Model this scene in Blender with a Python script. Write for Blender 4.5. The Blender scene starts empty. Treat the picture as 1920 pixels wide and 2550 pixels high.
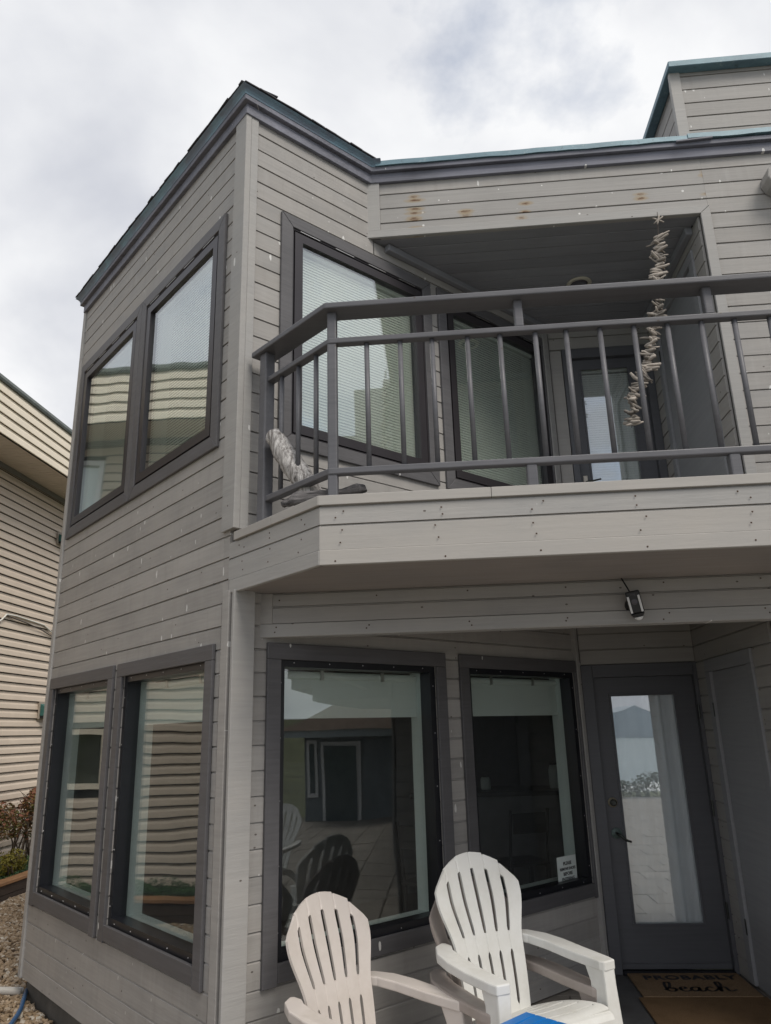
import bpy, bmesh, math, random
from mathutils import Vector, Matrix
random.seed(7)
R_ = math.radians
SC = bpy.context.scene
COL = SC.collection

# ------------------------------------------------------------------ camera
cam_d = bpy.data.cameras.new('camera'); cam = bpy.data.objects.new('camera', cam_d); COL.objects.link(cam)
def cam_axes(yaw, pitch, roll):
    f = Vector((math.sin(yaw)*math.cos(pitch), math.cos(yaw)*math.cos(pitch), math.sin(pitch)))
    r = Vector((math.cos(yaw), -math.sin(yaw), 0)); u = r.cross(f)
    return (math.cos(roll)*r+math.sin(roll)*u, -math.sin(roll)*r+math.cos(roll)*u, f)
cr_, cu_, cf_ = cam_axes(R_(-4.3012), R_(16.4563), R_(-1.5929))
cam.matrix_world = Matrix(((cr_.x, cu_.x, -cf_.x, 1.1339), (cr_.y, cu_.y, -cf_.y, -3.9193), (cr_.z, cu_.z, -cf_.z, 1.70), (0, 0, 0, 1)))
cam_d.sensor_fit = 'HORIZONTAL'; cam_d.sensor_width = 36; cam_d.lens = 1842.2/1920*36
cam_d.clip_start = 0.05; cam_d.clip_end = 3000
SC.camera = cam

# ------------------------------------------------------------------ world, sun, exposure
SUN_EL, SUN_AZ = R_(50), R_(138)          # azimuth clockwise from +Y: the sun stands behind the viewer's right shoulder
w = bpy.data.worlds.new('World'); SC.world = w; w.use_nodes = True
nt = w.node_tree; nt.nodes.clear()
def wn(t, **k):
    n = nt.nodes.new(t)
    for a, b in k.items(): setattr(n, a, b)
    return n
wout = wn('ShaderNodeOutputWorld'); wmix = wn('ShaderNodeMixShader')
sky = wn('ShaderNodeTexSky', sky_type='NISHITA', sun_disc=False); sky.sun_elevation = SUN_EL; sky.sun_rotation = SUN_AZ
bg1 = wn('ShaderNodeBackground'); bg1.inputs[1].default_value = 0.11
bg2 = wn('ShaderNodeBackground'); bg2.inputs[1].default_value = 0.875
tc = wn('ShaderNodeTexCoord'); sep = wn('ShaderNodeSeparateXYZ')
nt.links.new(tc.outputs['Generated'], sep.inputs[0])
zz = wn('ShaderNodeMath', operation='ABSOLUTE'); nt.links.new(sep.outputs[2], zz.inputs[0])
za = wn('ShaderNodeMath', operation='ADD'); nt.links.new(zz.outputs[0], za.inputs[0]); za.inputs[1].default_value = 0.45
dv = wn('ShaderNodeVectorMath', operation='DIVIDE'); nt.links.new(tc.outputs['Generated'], dv.inputs[0]); nt.links.new(za.outputs[0], dv.inputs[1])
off = wn('ShaderNodeVectorMath', operation='ADD'); nt.links.new(dv.outputs[0], off.inputs[0]); off.inputs[1].default_value = (15.8668, 16.4391, 0)
n1 = wn('ShaderNodeTexNoise'); n1.inputs['Scale'].default_value = 2.2; n1.inputs['Detail'].default_value = 7; n1.inputs['Roughness'].default_value = 0.5
n1.inputs['Distortion'].default_value = 0.25
n2 = wn('ShaderNodeTexNoise'); n2.inputs['Scale'].default_value = 3.2; n2.inputs['Detail'].default_value = 7; n2.inputs['Roughness'].default_value = 0.56
nt.links.new(off.outputs[0], n1.inputs['Vector']); nt.links.new(off.outputs[0], n2.inputs['Vector'])
rp = wn('ShaderNodeValToRGB'); e = rp.color_ramp.elements
e[0].position = 0.30; e[0].color = (0.32, 0.35, 0.41, 1); e[1].position = 0.64; e[1].color = (0.735, 0.74, 0.75, 1)
m_ = e.new(0.46); m_.color = (0.50, 0.515, 0.56, 1)
nt.links.new(n1.outputs['Fac'], rp.inputs[0]); nt.links.new(rp.outputs[0], bg2.inputs[0])
cov = wn('ShaderNodeMapRange'); cov.inputs[1].default_value = 0.27; cov.inputs[2].default_value = 0.44; cov.inputs[3].default_value = 0.30; cov.inputs[4].default_value = 1.0
nt.links.new(n2.outputs['Fac'], cov.inputs[0]); nt.links.new(cov.outputs[0], wmix.inputs[0])
nt.links.new(sky.outputs[0], bg1.inputs[0]); nt.links.new(bg1.outputs[0], wmix.inputs[1]); nt.links.new(bg2.outputs[0], wmix.inputs[2])
nt.links.new(wmix.outputs[0], wout.inputs[0])
sun_d = bpy.data.lights.new('sun', 'SUN'); sun_d.energy = 1.5; sun_d.angle = R_(25); sun_d.color = (1.0, 0.93, 0.84)
sun = bpy.data.objects.new('sun', sun_d); COL.objects.link(sun)
sdir = Vector((math.sin(SUN_AZ)*math.cos(SUN_EL), math.cos(SUN_AZ)*math.cos(SUN_EL), math.sin(SUN_EL)))
sun.rotation_euler = sdir.to_track_quat('Z', 'Y').to_euler(); sun.location = sdir*40
vs = SC.view_settings; vs.view_transform = 'Standard'; vs.look = 'None'; vs.exposure = 0.58; vs.gamma = 1; vs.use_curve_mapping = False

# ------------------------------------------------------------------ material helpers
class NT:
    def __init__(s, name):
        s.m = bpy.data.materials.new(name); s.m.use_nodes = True; s.t = s.m.node_tree; s.t.nodes.clear()
        s.out = s.n('ShaderNodeOutputMaterial')
    def n(s, t, **k):
        x = s.t.nodes.new(t)
        for a, b in k.items(): setattr(x, a, b)
        return x
    def l(s, a, b): s.t.links.new(a, b)
    def val(s, x, sock):
        if hasattr(x, 'bl_idname') or hasattr(x, 'is_output'): s.l(x, sock)
        else: sock.default_value = x
    def math(s, op, a, b=0.0, clamp=False):
        x = s.n('ShaderNodeMath', operation=op); x.use_clamp = clamp
        s.val(a, x.inputs[0]); s.val(b, x.inputs[1]); return x.outputs[0]
    def coord(s, scale=(1, 1, 1), kind='Object', shift=True):
        c = s.n('ShaderNodeTexCoord').outputs[kind]
        if shift:
            oi = s.n('ShaderNodeObjectInfo'); a = s.n('ShaderNodeVectorMath', operation='MULTIPLY_ADD')
            s.l(oi.outputs['Location'], a.inputs[0]); a.inputs[1].default_value = (3.7, 5.3, 7.1); s.l(c, a.inputs[2]); c = a.outputs[0]
        m = s.n('ShaderNodeVectorMath', operation='MULTIPLY'); s.l(c, m.inputs[0]); m.inputs[1].default_value = scale
        return m.outputs[0]
    def xz(s, sx, sz):
        q = s.n('ShaderNodeSeparateXYZ'); s.l(s.coord(), q.inputs[0]); c = s.n('ShaderNodeCombineXYZ')
        s.l(s.math('MULTIPLY', q.outputs[0], sx), c.inputs[0]); s.l(s.math('MULTIPLY', q.outputs[2], sz), c.inputs[1]); return c.outputs[0]
    def noise(s, vec, scale=1, detail=4, rough=0.55, dist=0):
        x = s.n('ShaderNodeTexNoise'); s.l(vec, x.inputs['Vector'])
        x.inputs['Scale'].default_value = scale; x.inputs['Detail'].default_value = detail
        x.inputs['Roughness'].default_value = rough; x.inputs['Distortion'].default_value = dist
        return x.outputs['Fac']
    def rng(s, v, a, b, c, d):
        x = s.n('ShaderNodeMapRange'); s.l(v, x.inputs[0])
        for i, q in enumerate((a, b, c, d)): x.inputs[i+1].default_value = q
        return x.outputs[0]
    def mix(s, f, a, b, mode='MIX'):
        x = s.n('ShaderNodeMix', data_type='RGBA', blend_type=mode)
        s.val(f, x.inputs[0])
        for v, i in ((a, 6), (b, 7)):
            if isinstance(v, tuple): x.inputs[i].default_value = v if len(v) == 4 else (*v, 1)
            else: s.l(v, x.inputs[i])
        return x.outputs[2]
    def gray(s, v):
        x = s.n('ShaderNodeCombineColor')
        for i in range(3): s.l(v, x.inputs[i])
        return x.outputs[0]
    def bump(s, h, strength=0.3, dist=0.01):
        x = s.n('ShaderNodeBump'); x.inputs['Strength'].default_value = strength; x.inputs['Distance'].default_value = dist
        s.l(h, x.inputs['Height']); return x.outputs[0]
    def bsdf(s, col, rough=0.5, metal=0.0, normal=None, spec=0.5, **k):
        p = s.n('ShaderNodeBsdfPrincipled')
        if isinstance(col, tuple): p.inputs['Base Color'].default_value = (*col[:3], 1)
        else: s.l(col, p.inputs['Base Color'])
        s.val(rough, p.inputs['Roughness']); p.inputs['Metallic'].default_value = metal
        p.inputs['Specular IOR Level'].default_value = spec
        if normal is not None: s.l(normal, p.inputs['Normal'])
        for a, b in k.items(): s.val(b, p.inputs[a])
        s.l(p.outputs[0], s.out.inputs[0]); return p

def painted(name, col, streak=0.16, rnd=0.10, rough=0.6, flecks=0.0, bump=0.35, wear=None, warm=0.06, chips=0.0, runs=0.0):
    """brush-painted sawn wood: soft blotches, grain along local x, per-board shade, optional droppings and bare wear"""
    m = NT(name)
    g = m.noise(m.coord((1.2, 22, 34)), 1.6, 5, 0.6); b = m.noise(m.coord((1.1, 1.1, 1.6)), 2.2, 4, 0.6)
    f2 = m.noise(m.coord((9, 60, 70)), 1.5, 3)
    oi = m.n('ShaderNodeObjectInfo')
    k = m.math('ADD', m.rng(g, 0.25, 0.75, 1-streak*0.5, 1+streak*0.5), m.rng(b, 0.25, 0.75, -streak*0.6, streak*0.6))
    k = m.math('MULTIPLY', k, m.rng(oi.outputs['Random'], 0, 1, 1-rnd, 1+rnd))
    c = m.mix(1.0, (*col, 1), m.gray(k), 'MULTIPLY')
    c = m.mix(m.math('MULTIPLY', m.rng(b, 0.35, 0.7, 0, 1), warm*4, True), c, (col[0]*1.05, col[1]*0.98, col[2]*0.90, 1))
    if runs:
        rn_ = m.noise(m.coord((16, 1, 1.3)), 1.0, 4, 0.6); rg_ = m.noise(m.coord((1.3, 1, 1.3)), 1.0, 2)
        c = m.mix(m.math('MULTIPLY', m.rng(rn_, 0.52, 0.72, 0, runs), m.rng(rg_, 0.4, 0.6, 0.2, 1)), c, (0.46, 0.455, 0.44)); c = m.mix(m.rng(rn_, 0.28, 0.44, runs*0.8, 0), c, (col[0]*0.6, col[1]*0.58, col[2]*0.54))
    if wear:
        wv = m.noise(m.coord((3.5, 12, 12)), 2.2, 6, 0.7)
        c = m.mix(m.rng(wv, 0.66, 0.71, 0, 0.8), c, (*wear, 1))
    if flecks:
        v = m.n('ShaderNodeTexVoronoi', feature='F1', voronoi_dimensions='2D'); m.l(m.xz(15, 5.5), v.inputs['Vector']); v.inputs['Scale'].default_value = 1.0
        sx = m.n('ShaderNodeSeparateColor'); m.l(v.outputs['Color'], sx.inputs[0])
        near = m.math('LESS_THAN', m.math('ADD', v.outputs['Distance'], m.rng(m.noise(m.coord((90, 1, 40)), 1, 2), 0, 1, -0.07, 0.07)), m.math('MULTIPLY', m.math('POWER', sx.outputs[1], 2.0), 0.16))
        keep = m.math('GREATER_THAN', sx.outputs[0], 1-flecks)
        c = m.mix(m.math('MULTIPLY', m.math('MULTIPLY', near, keep), 0.75), c, (0.75, 0.75, 0.73, 1))
    if chips:
        v2 = m.n('ShaderNodeTexVoronoi', feature='F1', voronoi_dimensions='2D'); m.l(m.xz(6.5, 10), v2.inputs['Vector']); v2.inputs['Scale'].default_value = 1.0
        s2 = m.n('ShaderNodeSeparateColor'); m.l(v2.outputs['Color'], s2.inputs[0])
        hit = m.math('MULTIPLY', m.math('LESS_THAN', v2.outputs['Distance'], 0.045), m.math('GREATER_THAN', s2.outputs[0], 1-chips))
        c = m.mix(m.math('MULTIPLY', hit, 0.8), c, (0.07, 0.055, 0.045, 1))
    h = m.math('ADD', m.math('MULTIPLY', g, 0.5), m.math('MULTIPLY', f2, 0.6))
    m.bsdf(c, m.rng(b, 0.3, 0.7, rough-0.08, rough+0.1), 0, m.bump(h, bump, 0.004), 0.35)
    return m.m

def plain(name, col, rough=0.5, metal=0.0, var=0.12, scale=6.0, bump=0.0, spec=0.5, **k):
    m = NT(name)
    nz = m.noise(m.coord((1, 1, 1)), scale, 5, 0.6)
    c = m.mix(1.0, (*col, 1), m.gray(m.rng(nz, 0.25, 0.75, 1-var, 1+var)), 'MULTIPLY')
    m.bsdf(c, rough, metal, m.bump(m.noise(m.coord(), scale*9, 3), bump, 0.003) if bump else None, spec, **k)
    return m.m

def glass_mat(name, tint, f0, wav=0.0, wscale=1.6, tc_shift=True):
    m = NT(name)
    tr = m.n('ShaderNodeBsdfTransparent'); tr.inputs[0].default_value = (*tint, 1)
    gl = m.n('ShaderNodeBsdfGlossy'); gl.inputs['Roughness'].default_value = 0.0; gl.inputs['Color'].default_value = (0.94, 0.97, 0.98, 1)
    lw = m.n('ShaderNodeLayerWeight'); lw.inputs['Blend'].default_value = 0.5
    p5 = m.math('POWER', lw.outputs['Facing'], 5.0)
    fac = m.math('ADD', m.math('MULTIPLY', p5, 1-f0), f0, True)
    if wav:
        nz = m.noise(m.coord((1.0, 0.3, 1.0)), wscale, 1, 0.4)
        m.l(m.bump(nz, wav, 0.05), gl.inputs['Normal'])
    mx = m.n('ShaderNodeMixShader'); m.l(fac, mx.inputs[0]); m.l(tr.outputs[0], mx.inputs[1]); m.l(gl.outputs[0], mx.inputs[2])
    m.l(mx.outputs[0], m.out.inputs[0]); return m.m

def attr_mat(name, stops, rough=0.7, bump=0.0, sub=0.0):
    m = NT(name)
    a = m.n('ShaderNodeAttribute', attribute_name='tone')
    r = m.n('ShaderNodeValToRGB'); el = r.color_ramp.elements
    while len(el) < len(stops): el.new(0.5)
    for q, (p, c) in zip(el, stops): q.position = p; q.color = (*c, 1)
    m.l(a.outputs['Fac'], r.inputs[0])
    nz = m.noise(m.coord((1, 1, 1), shift=False), 60, 3)
    c = m.mix(1.0, r.outputs[0], m.gray(m.rng(nz, 0.25, 0.75, 0.8, 1.2)), 'MULTIPLY')
    m.bsdf(c, rough, 0, None, 0.3)
    return m.m

GREY = (0.335, 0.325, 0.312)
M = {}
M['siding'] = painted('grey_painted_siding', GREY, 0.20, 0.085, 0.62, flecks=0.20, bump=0.4, chips=0.10, runs=0.22)
M['siding_clean'] = painted('grey_painted_siding_sheltered', GREY, 0.14, 0.06, 0.62, flecks=0.0, bump=0.4, chips=0.16)
M['trimgrey'] = painted('grey_painted_corner_board', (0.355, 0.35, 0.34), 0.14, 0.05, 0.62, flecks=0.04, bump=0.45, chips=0.06)
M['cap'] = painted('warm_grey_painted_cap', (0.385, 0.372, 0.352), 0.10, 0.04, 0.6, flecks=0.0, bump=0.25)
M['dark'] = painted('charcoal_painted_trim', (0.108, 0.106, 0.111), 0.25, 0.10, 0.5, flecks=0.02, bump=0.4, wear=None, warm=0.0)
M['dark2'] = painted('charcoal_painted_door', (0.098, 0.101, 0.112), 0.15, 0.04, 0.48, bump=0.15, warm=0.0)
M['storage'] = painted('grey_painted_storage_door', (0.27, 0.277, 0.292), 0.15, 0.04, 0.55, bump=0.2, warm=0.02)
M['rail'] = painted('charcoal_painted_rail', (0.118, 0.119, 0.130), 0.22, 0.05, 0.42, bump=0.3, warm=0.0, chips=0.12)
M['fascia'] = painted('blue_black_weathered_fascia', (0.165, 0.170, 0.205), 0.5, 0.10, 0.55, flecks=0.10, bump=0.6, warm=0.0)
M['ceiling'] = painted('dark_grey_painted_ceiling', (0.25, 0.257, 0.28), 0.15, 0.08, 0.6, bump=0.3, warm=0.0)
M['soffit'] = painted('brown_grey_painted_plywood', (0.285, 0.262, 0.248), 0.2, 0.04, 0.65, bump=0.2)
M['bronze'] = plain('bronze_window_frame', (0.040, 0.036, 0.040), 0.38, 0.2, 0.10, 5)
M['black'] = plain('black_window_frame', (0.012, 0.013, 0.017), 0.35, 0.0, 0.2, 14)
M['gap'] = plain('dark_gap_backing', (0.012, 0.012, 0.012), 0.9)
M['sheath'] = plain('grey_brown_lap_shadow_board', (0.21, 0.20, 0.19), 0.9)
M['jamb'] = plain('white_interior_jamb', (0.62, 0.68, 0.66), 0.5, 0, 0.05)
M['glass_up'] = glass_mat('upper_window_glass', (0.955, 0.982, 0.962), 0.27, 0.09, 1.3)
M['glass_low'] = glass_mat('lower_window_glass', (0.945, 0.972, 0.962), 0.10, 0.15, 1.1)
M['glass_door'] = glass_mat('door_glass', (0.97, 0.985, 0.995), 0.22, 0.02, 0.8)
M['shade'] = plain('white_roller_shade_fabric', (0.60, 0.64, 0.61), 0.8, 0, 0.04, 2)
M['blind'] = plain('pale_blind_slat', (0.80, 0.82, 0.76), 0.5, 0, 0.03, 2)
M['curtain'] = plain('white_door_curtain', (0.88, 0.90, 0.90), 0.8, 0, 0.05, 3)
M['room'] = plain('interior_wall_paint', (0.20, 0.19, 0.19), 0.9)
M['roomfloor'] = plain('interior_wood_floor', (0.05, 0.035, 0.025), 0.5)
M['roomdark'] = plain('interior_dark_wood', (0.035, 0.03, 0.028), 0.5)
M['metal'] = plain('dull_steel', (0.55, 0.54, 0.52), 0.35, 0.9, 0.1)
M['screw'] = plain('bright_screw_head', (0.6, 0.6, 0.62), 0.3, 0.6)
M['bronzehw'] = plain('weathered_bronze_hardware', (0.05, 0.055, 0.05), 0.4, 0.6, 0.4, 40)
M['verdigris'] = plain('verdigris_rosette', (0.10, 0.14, 0.13), 0.5, 0.3, 0.4, 60)
M['brasshw'] = plain('tarnished_plate', (0.30, 0.27, 0.20), 0.45, 0.5, 0.3, 40)
M['platehw'] = plain('pale_lock_plate', (0.50, 0.46, 0.40), 0.4, 0.3, 0.1)
M['camblack'] = plain('black_camera_plastic', (0.012, 0.013, 0.015), 0.35)
M['camwhite'] = plain('white_diffuser_plastic', (0.72, 0.73, 0.74), 0.4, 0, 0.03)
M['camgrey'] = plain('grey_lens_ring', (0.09, 0.085, 0.10), 0.25)
M['offwhite'] = plain('yellowed_plastic', (0.55, 0.52, 0.43), 0.4, 0, 0.08)
M['vinyl'] = plain('tan_vinyl_siding', (0.62, 0.52, 0.415), 0.5, 0, 0.07, 3, bump=0.1)
M['vinyl_top'] = plain('cream_vinyl_fascia', (0.84, 0.75, 0.60), 0.45, 0, 0.05, 3)
M['vinyl_soffit'] = plain('tan_soffit_panel', (0.60, 0.53, 0.45), 0.6, 0, 0.05, 3)
M['roofedge'] = plain('grey_green_roof_edge', (0.10, 0.115, 0.105), 0.6, 0, 0.3, 8)
M['teal'] = plain('teal_vent_hood', (0.035, 0.13, 0.115), 0.45, 0, 0.2, 20)
M['beigebox'] = plain('tan_mounting_block', (0.36, 0.31, 0.25), 0.5)
M['cablewhite'] = plain('white_cable', (0.70, 0.68, 0.62), 0.5)
M['cabledark'] = plain('brown_cable', (0.06, 0.045, 0.035), 0.6)
M['timber'] = painted('weathered_orange_timber', (0.30, 0.16, 0.075), 0.5, 0.10, 0.75, bump=0.8)
M['timberdark'] = painted('dark_wet_timber', (0.055, 0.038, 0.028), 0.5, 0.10, 0.8, bump=0.8)
M['concrete'] = plain('stained_concrete', (0.10, 0.098, 0.092), 0.85, 0, 0.35, 5, bump=0.5)
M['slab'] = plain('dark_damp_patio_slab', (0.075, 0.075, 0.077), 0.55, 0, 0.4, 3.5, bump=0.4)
M['soil'] = plain('dark_soil', (0.03, 0.022, 0.016), 0.95, 0, 0.4, 20, bump=0.8)
M['grass'] = plain('coarse_dune_grass_ground', (0.09, 0.10, 0.045), 0.9, 0, 0.5, 0.6, bump=0.5)
M['pvc'] = plain('grey_white_pipe', (0.48, 0.46, 0.42), 0.5, 0, 0.1)
M['hose'] = plain('blue_garden_hose', (0.04, 0.11, 0.24), 0.35, 0, 0.15)
M['bluepl'] = plain('bright_blue_resin', (0.008, 0.16, 0.50), 0.38, 0, 0.06, 8, bump=0.05)
def resin(name, col):
    m = NT(name)
    d = m.noise(m.coord((1, 1, 1)), 5, 6, 0.65); g = m.noise(m.coord((30, 30, 3)), 2.0, 3)
    c = m.mix(m.rng(d, 0.46, 0.72, 0, 0.45), (*col, 1), (col[0]*0.72, col[1]*0.70, col[2]*0.64, 1))
    m.bsdf(c, m.rng(d, 0.3, 0.7, 0.36, 0.52), 0, m.bump(g, 0.12, 0.002), 0.45); return m.m
M['resin_beige'] = resin('beige_resin', (0.61, 0.56, 0.52))
M['resin_white'] = resin('white_resin', (0.72, 0.72, 0.69))
M['resin_taupe'] = resin('taupe_resin', (0.36, 0.315, 0.29))
M['leafred'] = attr_mat('red_green_leaves', [(0, (0.05, 0.065, 0.018)), (0.35, (0.13, 0.12, 0.03)), (0.55, (0.17, 0.085, 0.035)), (1, (0.26, 0.10, 0.07))], 0.55)
M['leafyel'] = attr_mat('yellow_green_leaves', [(0, (0.07, 0.085, 0.012)), (0.5, (0.16, 0.15, 0.02)), (1, (0.22, 0.18, 0.03))], 0.55)
M['leafgreen'] = attr_mat('green_ground_cover', [(0, (0.018, 0.045, 0.018)), (0.5, (0.035, 0.085, 0.03)), (1, (0.075, 0.13, 0.05))], 0.6)
M['leafdark'] = attr_mat('dark_hedge_leaves', [(0, (0.015, 0.03, 0.014)), (1, (0.05, 0.075, 0.03))], 0.6)
M['bark'] = plain('thin_bark', (0.10, 0.075, 0.055), 0.8, 0, 0.4, 30)
M['stone'] = attr_mat('river_gravel', [(0, (0.10, 0.07, 0.045)), (0.3, (0.25, 0.18, 0.11)), (0.6, (0.36, 0.27, 0.18)), (0.85, (0.42, 0.36, 0.29)), (1, (0.58, 0.54, 0.46))], 0.75)
M['shingle'] = plain('dark_asphalt_shingle', (0.055, 0.055, 0.062), 0.85, 0, 0.35, 30, bump=0.5)

def flashing_mat():
    m = NT('weathered_blue_flashing')
    d = m.noise(m.coord((2.2, 6, 8), shift=False), 2.0, 6, 0.65); f = m.noise(m.coord((18, 18, 18), shift=False), 1.5, 4, 0.7)
    c = m.mix(m.rng(d, 0.35, 0.65, 0, 1), (0.105, 0.18, 0.225), (0.155, 0.26, 0.31))
    c = m.mix(m.rng(f, 0.60, 0.72, 0, 0.5), c, (0.38, 0.46, 0.46)); c = m.mix(m.rng(f, 0.28, 0.4, 0.6, 0), c, (0.05, 0.08, 0.09))
    m.bsdf(c, 0.5, 0.1, m.bump(f, 0.15, 0.003)); return m.m
M['flash'] = flashing_mat()
def flashing2_mat():
    m = NT('weathered_slate_flashing')
    d = m.noise(m.coord((1.6, 1.6, 5), shift=False), 2.4, 6, 0.65)
    c = m.mix(m.rng(d, 0.42, 0.62, 0, 1), (0.15, 0.185, 0.235), (0.17, 0.28, 0.35))
    m.bsdf(c, 0.55, 0.1, m.bump(d, 0.2, 0.004)); return m.m
M['flash2'] = flashing2_mat()

def rust_board_mat(name, spots, base):
    """the painted beam board with a few rusty nail stains at fixed places (object space x,z)"""
    m = NT(name)
    g = m.noise(m.coord((1.2, 22, 34)), 1.6, 5, 0.6); b = m.noise(m.coord((1.1, 1.1, 1.6)), 2.2, 4, 0.6)
    c = m.mix(1.0, (*base, 1), m.gray(m.math('ADD', m.rng(g, 0.25, 0.75, 0.93, 1.07), m.rng(b, 0.25, 0.75, -0.08, 0.08))), 'MULTIPLY')
    v = m.n('ShaderNodeTexVoronoi', voronoi_dimensions='2D'); m.l(m.xz(16, 16), v.inputs['Vector']); v.inputs['Scale'].default_value = 1.0
    sx = m.n('ShaderNodeSeparateColor'); m.l(v.outputs['Color'], sx.inputs[0])
    near = m.math('LESS_THAN', v.outputs['Distance'], m.math('MULTIPLY', sx.outputs[1], 0.16))
    c = m.mix(m.math('MULTIPLY', m.math('MULTIPLY', near, m.math('GREATER_THAN', sx.outputs[0], 0.86)), 0.8), c, (0.75, 0.75, 0.73, 1))
    sp = m.n('ShaderNodeSeparateXYZ'); m.l(m.n('ShaderNodeTexCoord').outputs['Object'], sp.inputs[0])
    wob = m.rng(m.noise(m.coord((26, 1, 90), shift=False), 1.0, 5, 0.65), 0.2, 0.8, -0.75, 0.75)
    for (x, z, rx, rz, a) in spots:
        dx = m.math('DIVIDE', m.math('SUBTRACT', sp.outputs[0], x), rx); dz = m.math('DIVIDE', m.math('SUBTRACT', sp.outputs[2], z), rz)
        d = m.math('ADD', m.math('ADD', m.math('MULTIPLY', dx, dx), m.math('MULTIPLY', dz, dz)), wob)
        c = m.mix(m.rng(d, 0.1, 2.6, a*0.85, 0), c, (0.33, 0.245, 0.135)); c = m.mix(m.rng(d, -0.1, 0.6, a, 0), c, (0.12, 0.06, 0.035))
    m.bsdf(c, 0.62, 0, m.bump(g, 0.4, 0.004), 0.35); return m.m

# ------------------------------------------------------------------ mesh helpers
def link(name, me, mat=None, parent=None, mw=None):
    o = bpy.data.objects.new(name, me); COL.objects.link(o)
    if mat is not None and me is not None and not me.materials: me.materials.append(mat)
    if parent is not None: o.parent = parent
    # the house's own parts are given in world space; parts of every other thing in that thing's space
    wp = WORLD.get(parent.name) if parent is not None else None
    if wp is not None:
        WORLD[o.name] = mw if mw is not None else Matrix(); mw = wp.inverted() @ WORLD[o.name]
    if mw is not None: o.matrix_basis = mw
    return o
WORLD = {}
def tag(o, label=None, cat=None, group=None, kind=None):
    for k, v in (('label', label), ('category', cat), ('group', group), ('kind', kind)):
        if v: o[k] = v
    return o
def empty(name, loc=(0, 0, 0), rz=0.0, parent=None):
    o = bpy.data.objects.new(name, None); COL.objects.link(o); o.location = loc; o.rotation_euler = (0, 0, rz); o.empty_display_size = 0.2
    if parent:
        o.parent = parent
        if parent.name in WORLD: WORLD[o.name] = Matrix()
    return o
class MB:
    def __init__(s): s.v = []; s.f = []; s.tone = None
    def poly(s, pts):
        i = len(s.v); s.v += [tuple(p) for p in pts]; s.f.append(tuple(range(i, i+len(pts))))
    def box(s, a, b, mw=None):
        x0, y0, z0 = a; x1, y1, z1 = b
        c = [(x0, y0, z0), (x1, y0, z0), (x1, y1, z0), (x0, y1, z0), (x0, y0, z1), (x1, y0, z1), (x1, y1, z1), (x0, y1, z1)]
        if mw is not None: c = [tuple(mw @ Vector(p)) for p in c]
        i = len(s.v); s.v += c
        s.f += [tuple(i+k for k in q) for q in ((0, 3, 2, 1), (4, 5, 6, 7), (0, 1, 5, 4), (1, 2, 6, 5), (2, 3, 7, 6), (3, 0, 4, 7))]
        return s
    def prism(s, pts, ext):
        """closed polygon pts (3D, planar) pushed along vector ext"""
        n = len(pts); i = len(s.v); e = Vector(ext)
        s.v += [tuple(p) for p in pts] + [tuple(Vector(p)+e) for p in pts]
        s.f.append(tuple(range(i+n-1, i-1, -1))); s.f.append(tuple(range(i+n, i+2*n)))
        for k in range(n): s.f.append((i+k, i+(k+1) % n, i+n+(k+1) % n, i+n+k))
        return s
    def tube(s, pts, rad, n=8, caps=True):
        pts = [Vector(p) for p in pts]; rs = rad if isinstance(rad, (list, tuple)) else [rad]*len(pts)
        rings = []; up = None
        for k, p in enumerate(pts):
            t = (pts[min(k+1, len(pts)-1)]-pts[max(k-1, 0)]).normalized()
            if up is None: up = Vector((0, 0, 1)) if abs(t.z) < 0.9 else Vector((1, 0, 0))
            a = t.cross(up).normalized(); up = a.cross(t).normalized()
            i = len(s.v); rings.append(i)
            for j in range(n):
                q = 2*math.pi*j/n; s.v.append(tuple(p+rs[k]*(a*math.cos(q)+up*math.sin(q))))
        for k in range(len(rings)-1):
            a0, b0 = rings[k], rings[k+1]
            for j in range(n): s.f.append((a0+j, a0+(j+1) % n, b0+(j+1) % n, b0+j))
        if caps:
            s.f.append(tuple(rings[0]+j for j in range(n-1, -1, -1))); s.f.append(tuple(rings[-1]+j for j in range(n)))
        return s
    def lathe(s, prof, n=20, mw=Matrix()):
        i0 = len(s.v)
        for (r, z) in prof:
            for j in range(n):
                q = 2*math.pi*j/n; s.v.append(tuple(mw @ Vector((r*math.cos(q), r*math.sin(q), z))))
        for k in range(len(prof)-1):
            for j in range(n): s.f.append((i0+k*n+j, i0+k*n+(j+1) % n, i0+(k+1)*n+(j+1) % n, i0+(k+1)*n+j))
        s.f.append(tuple(i0+j for j in range(n-1, -1, -1))); s.f.append(tuple(i0+(len(prof)-1)*n+j for j in range(n)))
        return s
    def mesh(s, name, bevel=0.0, seg=2, smooth=False, fix=True):
        me = bpy.data.meshes.new(name); me.from_pydata(s.v, [], s.f)
        if bevel or fix:
            bm = bmesh.new(); bm.from_mesh(me)
            if fix: bmesh.ops.recalc_face_normals(bm, faces=bm.faces)
            if bevel:
                ed = [q for q in bm.edges if len(q.link_faces) == 2 and q.calc_face_angle(0) > 0.5]
                bmesh.ops.bevel(bm, geom=ed, offset=bevel, segments=seg, affect='EDGES', profile=0.5)
            bm.to_mesh(me); bm.free()
        if smooth:
            for p in me.polygons: p.use_smooth = True
        if s.tone is not None:
            at = me.attributes.new('tone', 'FLOAT', 'FACE'); at.data.foreach_set('value', s.tone)
        me.update(); return me
def frame(origin, deg):
    return Matrix.Translation(Vector(origin)) @ Matrix.Rotation(R_(deg), 4, 'Z')

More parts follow.
